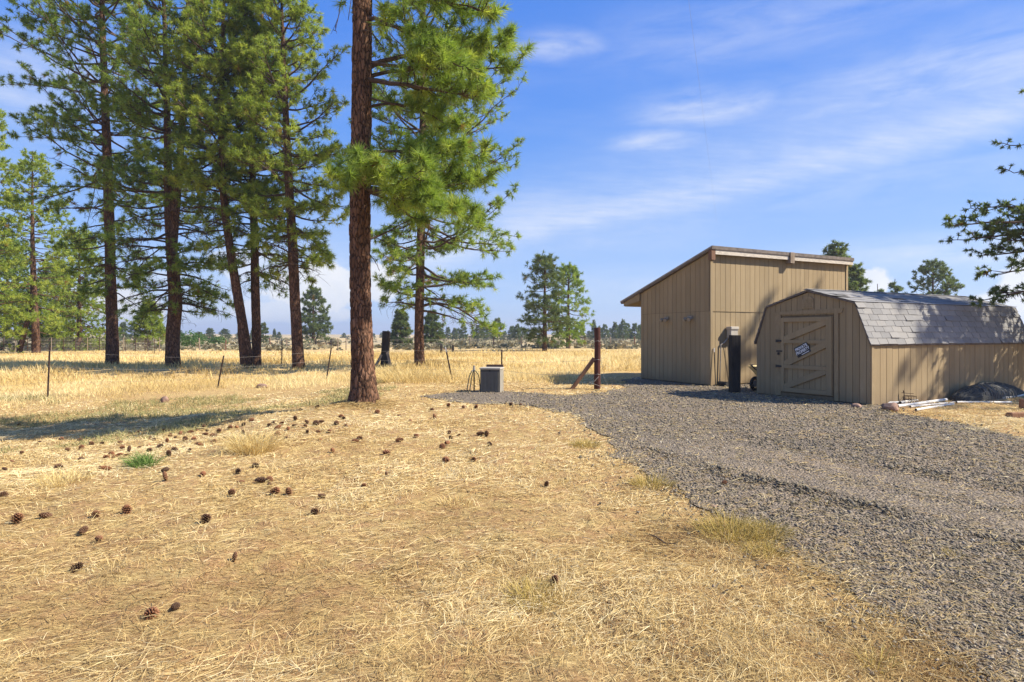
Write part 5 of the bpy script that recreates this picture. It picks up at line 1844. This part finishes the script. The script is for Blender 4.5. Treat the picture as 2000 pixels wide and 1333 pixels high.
def treeline():
    """distant trees: a few prototypes copied with their trunks and crowns"""
    spots = [  # px, top row, bottom row, distance, width px
        (945, 628, 664, 170, 24), (972, 622, 664, 160, 26), (1000, 636, 664, 190, 20), (1020, 640, 664, 180, 22), (1137, 630, 663, 170, 16), (1160, 624, 663, 165, 16), (1181, 634, 662, 190, 18),
        (1201, 628, 662, 180, 18), (1217, 626, 662, 170, 20), (1240, 630, 663, 160, 22), (1256, 622, 662, 200, 18), (905, 634, 664, 190, 18), (888, 640, 664, 210, 16), (862, 642, 664, 220, 18),
        (758, 645, 660, 260, 7), (536, 642, 662, 230, 10), (515, 631, 669, 120, 20), (470, 645, 664, 220, 22), (440, 643, 666, 200, 24), (410, 640, 666, 190, 24), (388, 648, 668, 160, 26),
        (262, 632, 668, 170, 26), (240, 628, 668, 160, 22), (350, 645, 667, 180, 20), (1272, 632, 662, 190, 16), (1685, 630, 662, 180, 20), (700, 650, 659, 330, 10), (1150, 646, 662, 240, 14), (1175, 644, 661, 260, 12), (1230, 642, 661, 250, 14),
        (1010, 632, 664, 150, 20), (935, 636, 664, 150, 22), (1125, 640, 663, 190, 18), (1170, 638, 662, 210, 16), (1192, 640, 662, 230, 14), (1209, 634, 662, 190, 18), (1226, 632, 662, 175, 18), (1250, 634, 662, 180, 18), (895, 642, 664, 240, 14), (875, 638, 664, 200, 16), (1055, 642, 663, 220, 16), (745, 650, 660, 300, 8), (730, 651, 660, 340, 8), (672, 651, 660, 320, 10), (545, 648, 662, 240, 12), (495, 640, 664, 190, 18), (330, 640, 667, 170, 24), (225, 636, 668, 150, 24), (925, 644, 662, 230, 14), (958, 642, 662, 240, 14), (986, 646, 661, 250, 12), (1040, 646, 661, 250, 12)]
    labels = {}
    protos = []
    for s in range(5):
        T = Tree(900 + s)
        path = [(0, 0, -.3), (.05, 0, 1.0), (0, 0, 3.5), (0, 0, 6.0)]
        shape = [(.9, 1.9), (2.0, 2.0), (4.0, 1.2), (5.2, .6), (6.0, .1)] if s % 2 else [(.35, 1.8), (2.5, 1.3), (4.6, .6), (6.0, .05)]
        auto_crown(T, path, shape, .33, 4, T.r, (-.15, .5), None, None, .8, 6, 2, 1.0, .03, -.02, .05, .05, .2)
        V, Q = trunk_mesh('trunk', path, [.16, .14, .09, .02], 7, 10, 0, s, False)
        tm = fast_mesh('trunk', V, [Q], True); tm.materials.append(MT['bark'])
        V, F_, a = T.tufts(9, .42, .16)
        cm = fast_mesh('crown', V, [F_], False, {'tint': a}); cm.materials.append(MT['pine_far'])
        protos.append((tm, cm))
    r = random.Random(3)
    def where(px):
        if px < 400: return 'seen low between dark field trunks'
        if px < 560: return 'low behind the leaning trunks'
        if px < 780: return 'on the horizon by the nearest trunk'
        if px < 1050: return 'under the low sweeping branches'
        if px < 1290: return 'just left of the outbuilding'
        return 'behind the barn shed'
    todo = []
    for i, (px, rt, rb, Y, wpx) in enumerate(spots):
        tm, cm = protos[i % 5]
        X = (px - 1000) / F * Y; z = gz(X, Y)
        k = Y / F
        H = EYE + (HZ - rt) * k - z
        o = empty('distant_pine', (X, Y, z), None, 'pine tree', 'distant pines along the horizon', r.uniform(0, 6.28))
        sxy = wpx * k / 2 / 1.75; o.scale = (sxy, sxy, H / 6.0)
        link('trunk', tm, o); link('crown', cm, o)
        todo.append((o, px, where(px)))
    ordinal_labels(todo, 'small distant pine')


treeline()


def edge_spruce():
    b = Vector((14.55, 14.0, 0)); b.z = gz(b.x, b.y)
    Y = b.y; k = Y / F
    H = 9.5
    path = [(0, 0, -.2), (0, 0, 3), (0, 0, 7), (0, 0, H)]
    T = Tree(1201)
    rr = T.r
    prof = [(1.3, 1.6), (3.4, 1.7), (4.6, 1.1), (7, .55), (H, .1)]
    def P(px, py, dy=0): return np.array(at(px, py, Y + dy) - b)
    auto_crown(T, path, prof, .42, 5, rr, (-.18, .30), None, None, .70, 9, 4, 1.0, .045, .1, -.03, .15, .2)
    for (z0, px, py, dy, nt) in [(4.2, 1856, 440, -.3, 22), (3.9, 1888, 470, .3, 20), (4.4, 1915, 408, -.1, 18), (3.6, 1915, 500, .5, 18), (2.7, 1915, 588, .0, 16), (2.6, 1945, 575, .6, 14), (3.2, 1940, 540, -.6, 16), (5.4, 1996, 335, .2, 10), (6.3, 1990, 285, .1, 10), (7.9, 1997, 178, 0, 7), (3.4, 1960, 470, .2, 18), (3.9, 1940, 450, .6, 18)]:
        T.bough((0, 0, z0), P(px, py, dy), -.03, .05, int(nt * .8), .70, 5, .28, False, 1.0, 0, lift=.1)
    finish_tree(T, 'spruce_tree', 'dark short needled spruce reaching in from the edge above the barn shed', b, path, [.17, .14, .09, .02], 34, .11, .022, 'spruce', 'spruce tree', ring=(14, 30), seed=12)


edge_spruce()


def shade_pines():
    """two more yard pines just outside the picture; their shade falls over the sheds"""
    for i, (x, y, H, zc, R, lab) in enumerate([(24.5, 15.6, 17.5, 9.5, 2.6, 'tall pine standing out in the yard past the spruce, its shade on the tall outbuilding'),
                                               (23.0, 11.6, 15.0, 10.5, 2.4, 'yard pine near the drive past the spruce, its shade on the shed roof')]):
        T = Tree(1300 + i)
        path = [(0, 0, -.3), (0, 0, 4), (.2, 0, 10), (.2, 0, H)]
        auto_crown(T, path, [(zc, R * .8), (zc + 2.5, R), (H - 2, R * .6), (H, .2)], .8, 4, T.r, (-.2, .4), None, None, .9, 8, 3, 1.1, .05, 0, .05, .15)
        z = gz(x, y)
        finish_tree(T, 'pine_tree', lab, (x, y, z), path, [.28, .23, .16, .03], 12, .26, .036, 'pine', 'pine tree', ring=(12, 24), boughs=False, seed=i, flare=False)


shade_pines()

# ------------------------------------------------------------------ sagebrush, bushes
def build_sagebrush():
    r = np.random.default_rng(77)
    n = 1900
    Y = 64 + (r.random(n) ** 1.7) * 280
    X = (r.random(n) * 2 - 1) * .92 * Y
    dens = fbm(X * .02, Y * .02, 31, 3)
    keep = (dens > .40) & ~((X < -10) & (X / Y > -.60) & (X / Y < -.12) & (r.random(n) < .45))
    X, Y = X[keep], Y[keep]
    n = len(X)
    Z = ground_z(X, Y)
    S = r.uniform(.35, .95, n) * (1 + Y / 260)
    M = 22
    a = r.random((n, M)) * 2 * np.pi; rad = np.sqrt(r.random((n, M))) * .75
    el = r.uniform(.15, 1.35, (n, M))
    d = np.stack([np.cos(a) * np.cos(el), np.sin(a) * np.cos(el), np.sin(el)], -1)
    b = np.stack([X, Y, Z], -1)[:, None] + d * (.25 * S)[:, None, None]
    tip = np.stack([X, Y, Z], -1)[:, None] + d * (S[:, None] * r.uniform(.7, 1.0, (n, M)))[..., None] * np.array([1.1, 1.1, .72])
    q = np.cross(d, r.normal(size=(n, M, 3))); q /= np.linalg.norm(q, axis=-1)[..., None]
    q *= (S[:, None] * .17)[..., None]
    V = np.stack([b, tip + q, tip - q], 2).reshape(-1, 3)
    k = np.arange(n * M)[:, None] * 3
    tint = np.clip(np.repeat(r.uniform(.1, .9, n), M) + r.normal(size=n * M) * .12, 0, 1)
    o = link('sagebrush', fast_mesh('sagebrush', V, [k + [[0, 1, 2]]], False, {'tint': np.repeat(tint, 3)}), None, MT['sage'])
    tag(o, kind='stuff')


build_sagebrush()


def leafy_bush(px, row, wpx, hpx, Y, label, seed, m='bush', name='bush'):
    r = np.random.default_rng(seed)
    X = (px - 1000) / F * Y; z = gz(X, Y); k = Y / F
    n = 900
    u = r.normal(size=(n, 3)); u /= np.linalg.norm(u, axis=1)[:, None]
    rad = r.random(n) ** .45
    c = u * rad[:, None] * np.array([wpx * k / 2, wpx * k / 2, hpx * k / 2]); c[:, 2] += hpx * k / 2
    c += (r.normal(size=(n, 3)) * .12)
    s = r.uniform(.10, .2, n)[:, None] * max(1, k * 14)
    a = r.normal(size=(n, 3)); a /= np.linalg.norm(a, axis=1)[:, None]; b = np.cross(a, u); b /= np.linalg.norm(b, axis=1)[:, None] + 1e-9
    V = np.stack([c - a * s, c + b * s * .5, c + a * s, c - b * s * .5], 1).reshape(-1, 3)
    kk = np.arange(n)[:, None] * 4
    o = link(name, fast_mesh(name, V, [kk + [[0, 1, 2, 3]]], False, {'tint': np.repeat(r.uniform(.2, .85, n), 4)}), None, MT[m], (X, Y, z))
    tag(o, label, 'bush')


leafy_bush(372, 668, 62, 34, 78, 'rounded fresh green bush low behind the forked pine trunk', 5)
leafy_bush(425, 668, 40, 22, 82, 'smaller green bush beside the rounded bush behind the pines', 6)
leafy_bush(655, 672, 22, 14, 90, 'low grey green bush in the field beyond the pair of rail posts', 7, 'sage')

# ------------------------------------------------------------------ grass, straw, gravel
def scatter_lawn():
    parts = []
    # matted straw: near, mid and far zones with growing blade width
    for (n, y0, y1, w0, seed, pw) in [(430000, 1.9, 21.0, .00085, 1, 'log')]:
        x, y, r = sample_ground(n, y0, y1, pw, seed)
        d = sdf_poly(x, y)
        nz = fbm(x * 2.1, y * 2.1, 44, 3)
        edge = d + (nz - .5) * .5
        cl = fbm(x * 5.0, y * 5.0, 52, 3)
        bare = fbm(x * .8 + 3, y * .8, 61, 3) + .16 * np.exp(-((x + 2.1) / .9) ** 2 - ((y - 3.8) / .8) ** 2) + .10 * np.exp(-((x + .4) / .8) ** 2 - ((y - 3.0) / .5) ** 2)
        keep = ((edge > 0) | (r.random(n) < np.exp(-np.maximum(-edge, 0) / .26) * .55)) & ~blocked(x, y) & (cl + .35 * r.random(n) > .40)
        keep &= ~((bare > .56) & (r.random(n) < .62))
        keep &= ~((x < -4) & (y > 19))
        x, y, cl, d, bare = x[keep], y[keep], cl[keep], d[keep], bare[keep]
        m = len(x)
        z = ground_z(x, y) - .004
        tuftn = fbm(x * 3.4 + 9, y * 3.4, 57, 3)
        up_ = sm(tuftn, .52, .68)
        flat = r.random(m) < .74 - .52 * up_
        swirl = fbm(x * .7, y * .7, 71, 2) * 3.0
        az = np.where(flat, .45 + swirl - 1.5 + r.normal(size=m) * .85 + np.pi * (r.random(m) < .5), r.random(m) * 2 * np.pi)
        pitch = np.where(flat, r.uniform(.0, .22, m), r.uniform(.25, 1.25, m))
        L = np.where(flat, .045 + .13 * r.random(m) ** 1.6, r.uniform(.018, .062, m) * (.5 + .9 * cl + .9 * up_))
        bit = r.random(m) < .30
        L = np.where(bit, r.uniform(.015, .045, m), L)
        L = np.where(r.random(m) < .012, L * 1.8, L)
        z = z + np.where(flat, r.random(m) * .028, 0)
        w = np.maximum(.0017, w0 * y) * r.uniform(.6, 1.6, m) * np.where(bit, 1.6, 1.0)
        patch = fbm(x * .9, y * .9, 81, 3)
        tint = np.clip(r.normal(size=m) * .2 + .46 + (patch - .5) * 1.0 + np.minimum(y - 4, 6) * .03 + up_ * .08 - bit * r.random(m) * .35, 0, 1)
        parts.append(blades(x, y, z, az, pitch, L, w, np.where(flat, r.uniform(-.1, .25, m), r.uniform(.1, .9, m)), tint, r))
    V, T, a = merge(parts)
    o = link('dry_grass', fast_mesh('dry_grass', V, [T], False, {'tint': a}), None, MT['straw'])
    tag(o, kind='stuff')


def scatter_field():
    parts = []
    for (n, y0, y1, w0, seed, hmul) in [(52000, 14.5, 26, .014, 11, 1.0), (50000, 24, 45, .031, 12, 1.0), (18000, 42, 60, .06, 13, .55)]:
        x, y, r = sample_ground(n, y0, y1, 1.0, seed)
        # the fence line: tall grass grows beyond it
        xs = np.array([-25, -16.0, -10.5, -5.5, -1.9, -.35, .4, 1.6, 2.3, 3.2, 5, 40]); ys = np.array([17.5, 17.3, 20.2, 19.5, 18.2, 17.3, 17.6, 17.6, 18.2, 23, 24, 26])
        line = np.interp(x, xs, ys)
        over = y - line + (fbm(x * .5, y * .5, 17, 3) - .5) * 3.0
        cl = fbm(x * .9, y * .9, 23, 4)
        keep = (over > 0) & (cl + .4 * r.random(n) > .48) & ~blocked(x, y, .05) & (sdf_poly(x, y) > .3)
        x, y, over, cl = x[keep], y[keep], over[keep], cl[keep]
        m = len(x)
        lush = fbm(x * .22 + 4, y * .22, 29, 3)
        h = (.08 + (.16 + .50 * sm(lush, .38, .66)) * cl * r.uniform(.5, 1.15, m)) * sm(over, -.4, 2.2) * hmul + .05
        tint = np.clip(r.normal(size=m) * .14 + .48 + (fbm(x * .25, y * .25, 33, 3) - .5) * 1.7, 0, 1)
        parts.append(blades(x, y, ground_z(x, y) - .02, r.random(m) * 2 * np.pi, r.uniform(.75, 1.5, m), h, w0 * r.uniform(.6, 1.4, m), r.uniform(.0, .8, m), tint, r))
    V, T, a = merge(parts)
    o = link('field_grass', fast_mesh('field_grass', V, [T], False, {'tint': a}), None, MT['tall'])
    tag(o, kind='stuff')


def scatter_gravel():
    V_, T_, A_ = [], [], []
    off = 0
    oct_v = np.array([(1, 0, 0), (-1, 0, 0), (0, 1, 0), (0, -1, 0), (0, 0, 1), (0, 0, -1)], float)
    oct_f = np.array([(0, 2, 4), (2, 1, 4), (1, 3, 4), (3, 0, 4), (2, 0, 5), (1, 2, 5), (3, 1, 5), (0, 3, 5)])
    for (n, y0, y1, s0, s1, seed, pw) in [(118000, 2.0, 20.0, .0030, .0102, 5, 'log')]:
        x, y, r = sample_ground(n, y0, y1, pw, seed)
        x = np.abs(x) * np.where(r.random(n) < .12, -.3, 1)
        d = sdf_poly(x, y) + (fbm(x * 2.3, y * 2.3, 44, 3) - .5) * .4
        patch = fbm(x * .9, y * .9, 91, 3)
        keep = ((d < 0) | (r.random(n) < np.exp(-np.maximum(d, 0) / .22) * .40)) & ~blocked(x, y) & (patch + .45 * r.random(n) > .42)
        x, y = x[keep], y[keep]; m = len(x)
        s = (s0 + (s1 - s0) * r.random(m) ** 2.2) * np.sqrt(y / 2.0) * 1.2
        # a ridge of coarse loose stones left by the wheels
        t1 = x - (3.05 + (5.47 - y) * .48) - .25 * np.sin(y * .7)
        t2 = x - (4.75 + (6.2 - y) * .55) - .25 * np.sin(y * .7)
        trk = np.exp(-(t1 / .16) ** 2) + .7 * np.exp(-((t2 - .1) / .18) ** 2)
        comp = np.exp(-((t1 - .55) / .32) ** 2) + np.exp(-((t2 + .55) / .35) ** 2)
        fade = 1 - sm(y, 6, 10)
        trk = trk * fade * sm(fbm(x * 1.7, y * 1.7, 99, 3), .38, .62); comp = comp * fade
        s = s * (1 + .55 * trk) * (1 - .38 * np.minimum(comp, 1))
        dim = np.stack([s * r.uniform(.8, 1.4, m), s * r.uniform(.6, 1.0, m), s * r.uniform(.35, .75, m)], -1)
        v = oct_v[None] * dim[:, None] * r.uniform(.75, 1.2, (m, 6, 1)) + r.normal(size=(m, 6, 3)) * (s * .16)[:, None, None]
        a = r.random(m) * 2 * np.pi; ca, sa = np.cos(a)[:, None], np.sin(a)[:, None]
        tl = r.normal(size=(m, 1)) * .35
        vx, vy, vz = v[..., 0], v[..., 1], v[..., 2]
        vz2 = vz + vx * tl
        X = vx * ca - vy * sa + x[:, None]; Yv = vx * sa + vy * ca + y[:, None]
        Zv = vz2 + ground_z(x, y)[:, None] + .012 + (trk * .03 - comp * .004)[:, None] + (dim[:, 2] * .35)[:, None]
        V_.append(np.stack([X, Yv, Zv], -1).reshape(-1, 3)); T_.append((np.arange(m)[:, None, None] * 6 + oct_f[None]).reshape(-1, 3) + off); off += m * 6
        tint = np.clip(r.beta(2, 2.4, m) + (patch[keep] - .5) * .5 - trk * .20 + comp * .12, 0, 1)
        A_.append(np.repeat(tint, 6))
    o = link('gravel', fast_mesh('gravel', np.concatenate(V_), [np.concatenate(T_)], False, {'tint': np.concatenate(A_)}), None, MT['stone'])
    tag(o, kind='stuff')
    # dead needles and straw strewn over the stones
    parts = []
    for (n, y0, y1, w0, seed) in [(19000, 2.0, 18, .0007, 15)]:
        x, y, r = sample_ground(n, y0, y1, 'log', seed)
        x = np.abs(x)
        d = sdf_poly(x, y)
        pt = fbm(x * 1.1, y * 1.1, 97, 3)
        keep = (d < 0) & (pt + .5 * r.random(n) > .52) & ~blocked(x, y)
        x, y = x[keep], y[keep]; m = len(x)
        parts.append(blades(x, y, np.full(m, .022) + r.random(m) * .02, r.random(m) * 6.283, r.uniform(-.05, .25, m), r.uniform(.04, .15, m), np.maximum(.0018, w0 * y) * r.uniform(.7, 1.3, m), r.uniform(-.1, .5, m), np.clip(r.normal(size=m) * .25 + .4, 0, 1), r))
    V, T, a = merge(parts)
    tag(link('straw_litter', fast_mesh('straw_litter', V, [T], False, {'tint': a}), None, MT['straw']), kind='stuff')


def scatter_verge():
    r = np.random.default_rng(91)
    n = 60000
    x = r.uniform(-19, -3.2, n); y = r.uniform(10.5, 20, n)
    p = fbm(x * .45, y * .45, 93, 3) + .25 * np.exp(-((y - 15.2 + (x + 8) * .18) / 1.6) ** 2)
    cl = fbm(x * 3, y * 3, 95, 3)
    keep = (p > .60) & (cl + .4 * r.random(n) > .5) & in_view(x, y)
    x, y, cl = x[keep], y[keep], cl[keep]; m = len(x)
    V, T, t = blades(x, y, ground_z(x, y) - .01, r.random(m) * 6.28, r.uniform(.5, 1.4, m), r.uniform(.06, .20, m) * (.5 + cl), r.uniform(.008, .016, m), r.uniform(.2, 1.0, m), np.clip(r.normal(size=m) * .2 + .5, 0, 1), r)
    tag(link('verge_grass', fast_mesh('verge_grass', V, [T], False, {'tint': t}), None, MT['verge']), kind='stuff')


scatter_lawn()
scatter_verge()
scatter_field()
scatter_gravel()


def grass_tuft(px, py, rad, h, n, m, label, seed, w=.004, lean=0.0, name='grass_tuft', cat='grass tuft'):
    b = g(px, py)
    r = np.random.default_rng(seed)
    a = r.random(n) * 2 * np.pi; q = np.sqrt(r.random(n)) * rad
    x = np.cos(a) * q; y = np.sin(a) * q
    pitch = np.clip(1.35 - (q / rad) * .55 + r.normal(size=n) * .2 - lean * .3, .15, 1.5)
    az = np.where(r.random(n) < .75, a, r.random(n) * 6.28) + 0
    if lean: az = np.where(r.random(n) < .6, np.pi + r.normal(size=n) * .5, az)
    V, T, t = blades(x, y, np.full(n, -.01), az, pitch, h * r.uniform(.5, 1.1, n), w * r.uniform(.7, 1.3, n), r.uniform(.1, 1.0, n), np.clip(r.normal(size=n) * .22 + .5, 0, 1), r)
    o = link(name, fast_mesh(name, V, [T], False, {'tint': t}), None, MT[m], b)
    if 'flat spread' in label:
        tag(o, kind='stuff')
    else:
        tag(o, label, cat)


for i, a in enumerate([
        (282, 912, .125, .25, 480, 'green', 'bright green tuft of living grass alone in the dry lawn', .007, .25),
        (492, 884, .24, .40, 700, 'tall', 'large golden bunchgrass clump beside the scattered cones', .007, 0),
        (125, 945, .20, .22, 360, 'tall', 'low golden grass clump below the cones near the edge', .006, 0),
        (1142, 874, .18, .15, 360, 'olive', 'greenish weed clump where the gravel narrows', .006, 0),
        (1428, 1046, .22, .19, 620, 'olive', 'large yellowish weed clump on the grass and gravel border', .005, 0),
        (1497, 1046, .15, .15, 460, 'olive', 'smaller green weed clump next to the yellowish one on the border', .004, 0),
        (1495, 1083, .12, .13, 360, 'olive', 'round dry weed clump just below the pair on the border', .004, 0),
        (1275, 950, .18, .15, 420, 'olive', 'dull weed clump at the bend of the gravel border', .005, 0),
        (1712, 1305, .06, .13, 90, 'olive', 'thin green weed sprout in the straw near the bottom of the gravel', .004, 0),
        (1045, 1165, .16, .13, 420, 'olive', 'yellow green grass patch beside the lone cone in the front lawn', .004, 0),
        (890, 985, .14, .10, 220, 'tall', 'small golden clump in the middle of the lawn below the cones', .005, 0),
        (1605, 985, .12, .07, 120, 'olive', 'sparse weed growing through the middle of the gravel', .004, 0),
        (1860, 1090, .10, .08, 110, 'olive', 'sparse weed in the gravel nearest the edge', .004, 0),
        (1620, 820, .55, .06, 420, 'olive', 'flat spread of yellow weeds on the gravel before the shed door', .008, 0),
        (800, 745, .9, .55, 900, 'tall', 'tall golden grass stand between the nearest trunk and the hydrant', .012, 0),
        (760, 742, .7, .6, 700, 'tall', 'tall pale grass stand close behind the nearest trunk', .012, 0)]):
    grass_tuft(a[0], a[1], a[2], a[3], a[4], a[5], a[6], 40 + i, a[7], a[8])

# ------------------------------------------------------------------ pine cones
def cone_mesh(seed, opened=1.0, length=.095, width=.036):
    r = np.random.default_rng(seed)
    V = []; Fq = []; A = []
    # core
    def addq(pts, tints):
        b = len(V); V.extend(pts); A.extend(tints); return b
    n = 62
    gold = math.pi * (3 - math.sqrt(5))
    for i in range(n):
        t = (i + .5) / n
        a = i * gold
        z = length * (t - .12)
        prof = math.sin(math.pi * (t * .86 + .10)) ** .8
        Rr = width * prof
        out = math.radians(28 + 50 * (1 - t) * opened)
        d = np.array([math.cos(a), math.sin(a), 0]); up = np.array([0, 0, 1.0])
        s = np.array([-math.sin(a), math.cos(a), 0])
        root = d * Rr * .25 + up * z
        dirv = d * math.cos(math.radians(90) - out) + up * math.sin(math.radians(90) - out)
        nrm = np.cross(s, dirv)
        ln = Rr * .95 + .006
        wd = (.0085 + .007 * prof)
        tip = root + dirv * ln
        mid = root + dirv * ln * .62
        b = addq([root - s * wd * .35, root + s * wd * .35, mid + s * wd, mid - s * wd, tip + nrm * .002, mid - nrm * .005, tip + dirv * .003 - nrm * .001],
                 [0, 0, .35, .35, .9, .1, 1.0])
        Fq += [(b, b + 1, b + 2), (b, b + 2, b + 3), (b + 3, b + 2, b + 4), (b, b + 5, b + 1), (b + 1, b + 5, b + 2), (b + 5, b + 3, b + 0)[::-1], (b + 2, b + 5, b + 6), (b + 5, b + 3, b + 6), (b + 2, b + 6, b + 4), (b + 6, b + 3, b + 4)]
    # core body
    rings = 7; sg = 8
    b = len(V)
    for i in range(rings):
        t = i / (rings - 1)
        for k in range(sg):
            a = 2 * math.pi * k / sg
            q = width * .42 * math.sin(math.pi * (t * .9 + .05))
            V.append((q * math.cos(a), q * math.sin(a), length * (t - .12) * .95)); A.append(0)
    for i in range(rings - 1):
        for k in range(sg):
            k2 = (k + 1) % sg
            Fq.append((b + i * sg + k, b + i * sg + k2, b + (i + 1) * sg + k2)); Fq.append((b + i * sg + k, b + (i + 1) * sg + k2, b + (i + 1) * sg + k))
    V = np.array(V); V[:, 2] -= length * .38
    me = fast_mesh('pine_cone', V, [np.array(Fq)], False, {'tint': A})
    me.materials.append(MT['cone'])
    return me


def scatter_cones():
    pts = [(10, 917), (25, 903), (115, 914), (196, 915), (209, 919), (174, 930), (322, 921), (323, 938), (396, 930), (465, 926), (470, 940), (453, 962), (248, 995), (33, 1018), (88, 1006), (164, 1032),
           (192, 1047), (402, 1022), (151, 1111), (458, 1098), (295, 1212), (344, 1192), (371, 883), (357, 875), (340, 882), (393, 871), (362, 860), (379, 857), (330, 892), (313, 871), (273, 872), (252, 880),
           (237, 867), (179, 872), (159, 880), (132, 884), (103, 883), (43, 886), (77, 866), (225, 893), (239, 896), (159, 895), (7, 968), (188, 1004),
           (587, 800), (620, 796), (534, 827), (551, 827), (577, 822), (666, 812), (671, 818), (542, 837), (505, 848), (531, 851), (542, 848), (529, 863), (558, 851), (528, 875), (781, 812), (801, 821), (737, 804),
           (843, 801), (849, 813), (876, 795), (905, 797), (930, 797), (1017, 791), (998, 790), (878, 843), (896, 848), (939, 846), (950, 847), (703, 853), (781, 860), (873, 864), (864, 868), (756, 883), (650, 882),
           (956, 873), (871, 904), (925, 898), (755, 932), (711, 952), (510, 940), (526, 937), (527, 948), (536, 965), (564, 965), (630, 968), (615, 1003), (1067, 944), (1082, 1141), (500, 913),
           (37, 829), (114, 818), (398, 837), (449, 837), (462, 835), (418, 849), (400, 848), (379, 858), (362, 859), (271, 845), (1415, 945), (290, 868), (200, 868), (146, 868), (300, 860), (428, 842), (475, 832), (352, 846)]
    single = {(151, 1111): 'glossy brown pine cone nearest the bottom corner, lying alone on bare straw', (458, 1098): 'half buried brown pine cone alone in the front lawn beyond the lone glossy cone',
              (295, 1212): 'dark old pine cone sunk in straw at the very front', (344, 1192): 'grey flattened pine cone beside the sunk dark one at the front',
              (1067, 944): 'lone dark pine cone in open grass toward the gravel', (1082, 1141): 'lone spiky brown pine cone by the yellow green grass patch', (1415, 945): 'brown pine cone lying alone on the gravel',
              (615, 1003): 'dark pine cone lying nearest in the middle of the lawn', (630, 968): 'reddish pine cone just above the dark one in the middle of the lawn',
              (402, 1022): 'long pine cone lying on its side in open straw below the green tuft', (453, 962): 'black upright pine cone standing in straw past the green tuft',
              (248, 995): 'twin scaled dark cone lying below the golden grass clump', (88, 1006): 'round reddish cone near the edge below the golden clump', (33, 1018): 'grey open cone nearest the edge below the golden clump',
              (164, 1032): 'slanted grey brown cone above the pair in the front straw', (192, 1047): 'cone with a reddish top lowest of the pair in the front straw', (756, 883): 'tall upright cone alone in the middle of the lawn',
              (755, 932): 'upright thin cone alone between the lawn clumps', (711, 952): 'spiky dark cone just beside the thin upright one', (871, 904): 'dark round cone, nearer of two in open grass toward the gravel', (925, 898): 'dark round cone, nearer the gravel of two in open grass'}
    def zone(px, py):
        if px < 250 and py < 900: return 'along the shadow strip'
        if px < 300: return 'around the low golden clump'
        if px < 370 and py < 900: return 'between green tuft and shadow'
        if px < 480 and py < 900: return 'between green tuft and bunchgrass'
        if px < 480: return 'beside the green tuft'
        if py < 835 and px < 700: return 'by the nearest pine shadow'
        if px < 600 and py < 885: return 'around the large bunchgrass'
        if px < 600: return 'below the large bunchgrass'
        if py < 830: return 'between nearest trunk and gravel'
        return 'over the middle of the lawn'
    todo = []
    rx = random.Random(44)
    while len(pts) < 158:
        if rx.random() < .62:
            px = rx.gauss(330, 95); py = 838 + abs(rx.gauss(0, 26)) + (460 - px) * .04
        else:
            px = rx.gauss(600, 110); py = 826 + abs(rx.gauss(0, 22))
        if 20 < px < 900 and py < 925 and min((abs(px - a) / 16 + abs(py - b) / 7) for a, b in pts) > 1:
            pts.append((int(px), int(py)))
    protos = [cone_mesh(1, 1.0), cone_mesh(2, .55, .110, .031), cone_mesh(3, 1.3, .082, .042), cone_mesh(4, 1.5, .070, .044), cone_mesh(5, .3, .10, .026)]
    r = random.Random(17)
    for (px, py) in pts:
        b = g(px, py + 3)
        o = bpy.data.objects.new('pine_cone', r.choice(protos))
        COL.objects.link(o)
        upright = r.random() < .22
        s = r.uniform(.62, 1.04)
        if py < 830: s *= 1.05
        if py > 950: s *= .86
        tiltx = r.uniform(-.5, .5) if upright else r.uniform(1.1, 1.9)
        o.rotation_euler = (tiltx, r.uniform(-.3, .3), r.uniform(0, 6.28))
        o.scale = (s, s, s)
        o.location = (b.x, b.y, b.z + (.040 if upright else .032) * s)
        lab = single.get((px, py))
        tag(o, lab, 'pine cone', 'pine cones scattered over the dry lawn')
        if not lab: todo.append((o, px, zone(px, py)))
    ordinal_labels(todo, 'brown pine cone')


scatter_cones()


# ------------------------------------------------------------------ thin summer haze
def build_haze():
    mb = MB()
    mb.box((0, 0, 17), (5600, 5600, 52))
    m = bpy.data.materials.new('haze')
    m.use_nodes = True
    t = NT(m.node_tree)
    v = t.n('ShaderNodeVolumePrincipled', ins={'Color': (0.86, 0.91, 1.0, 1), 'Density': HAZE_DENSITY, 'Anisotropy': 0.3})
    t.n('ShaderNodeOutputMaterial', ins={'Volume': v.outputs[0]})
    o = mb.build('haze', m)
    tag(o, kind='stuff')


HAZE_DENSITY = 0.00055
build_haze()
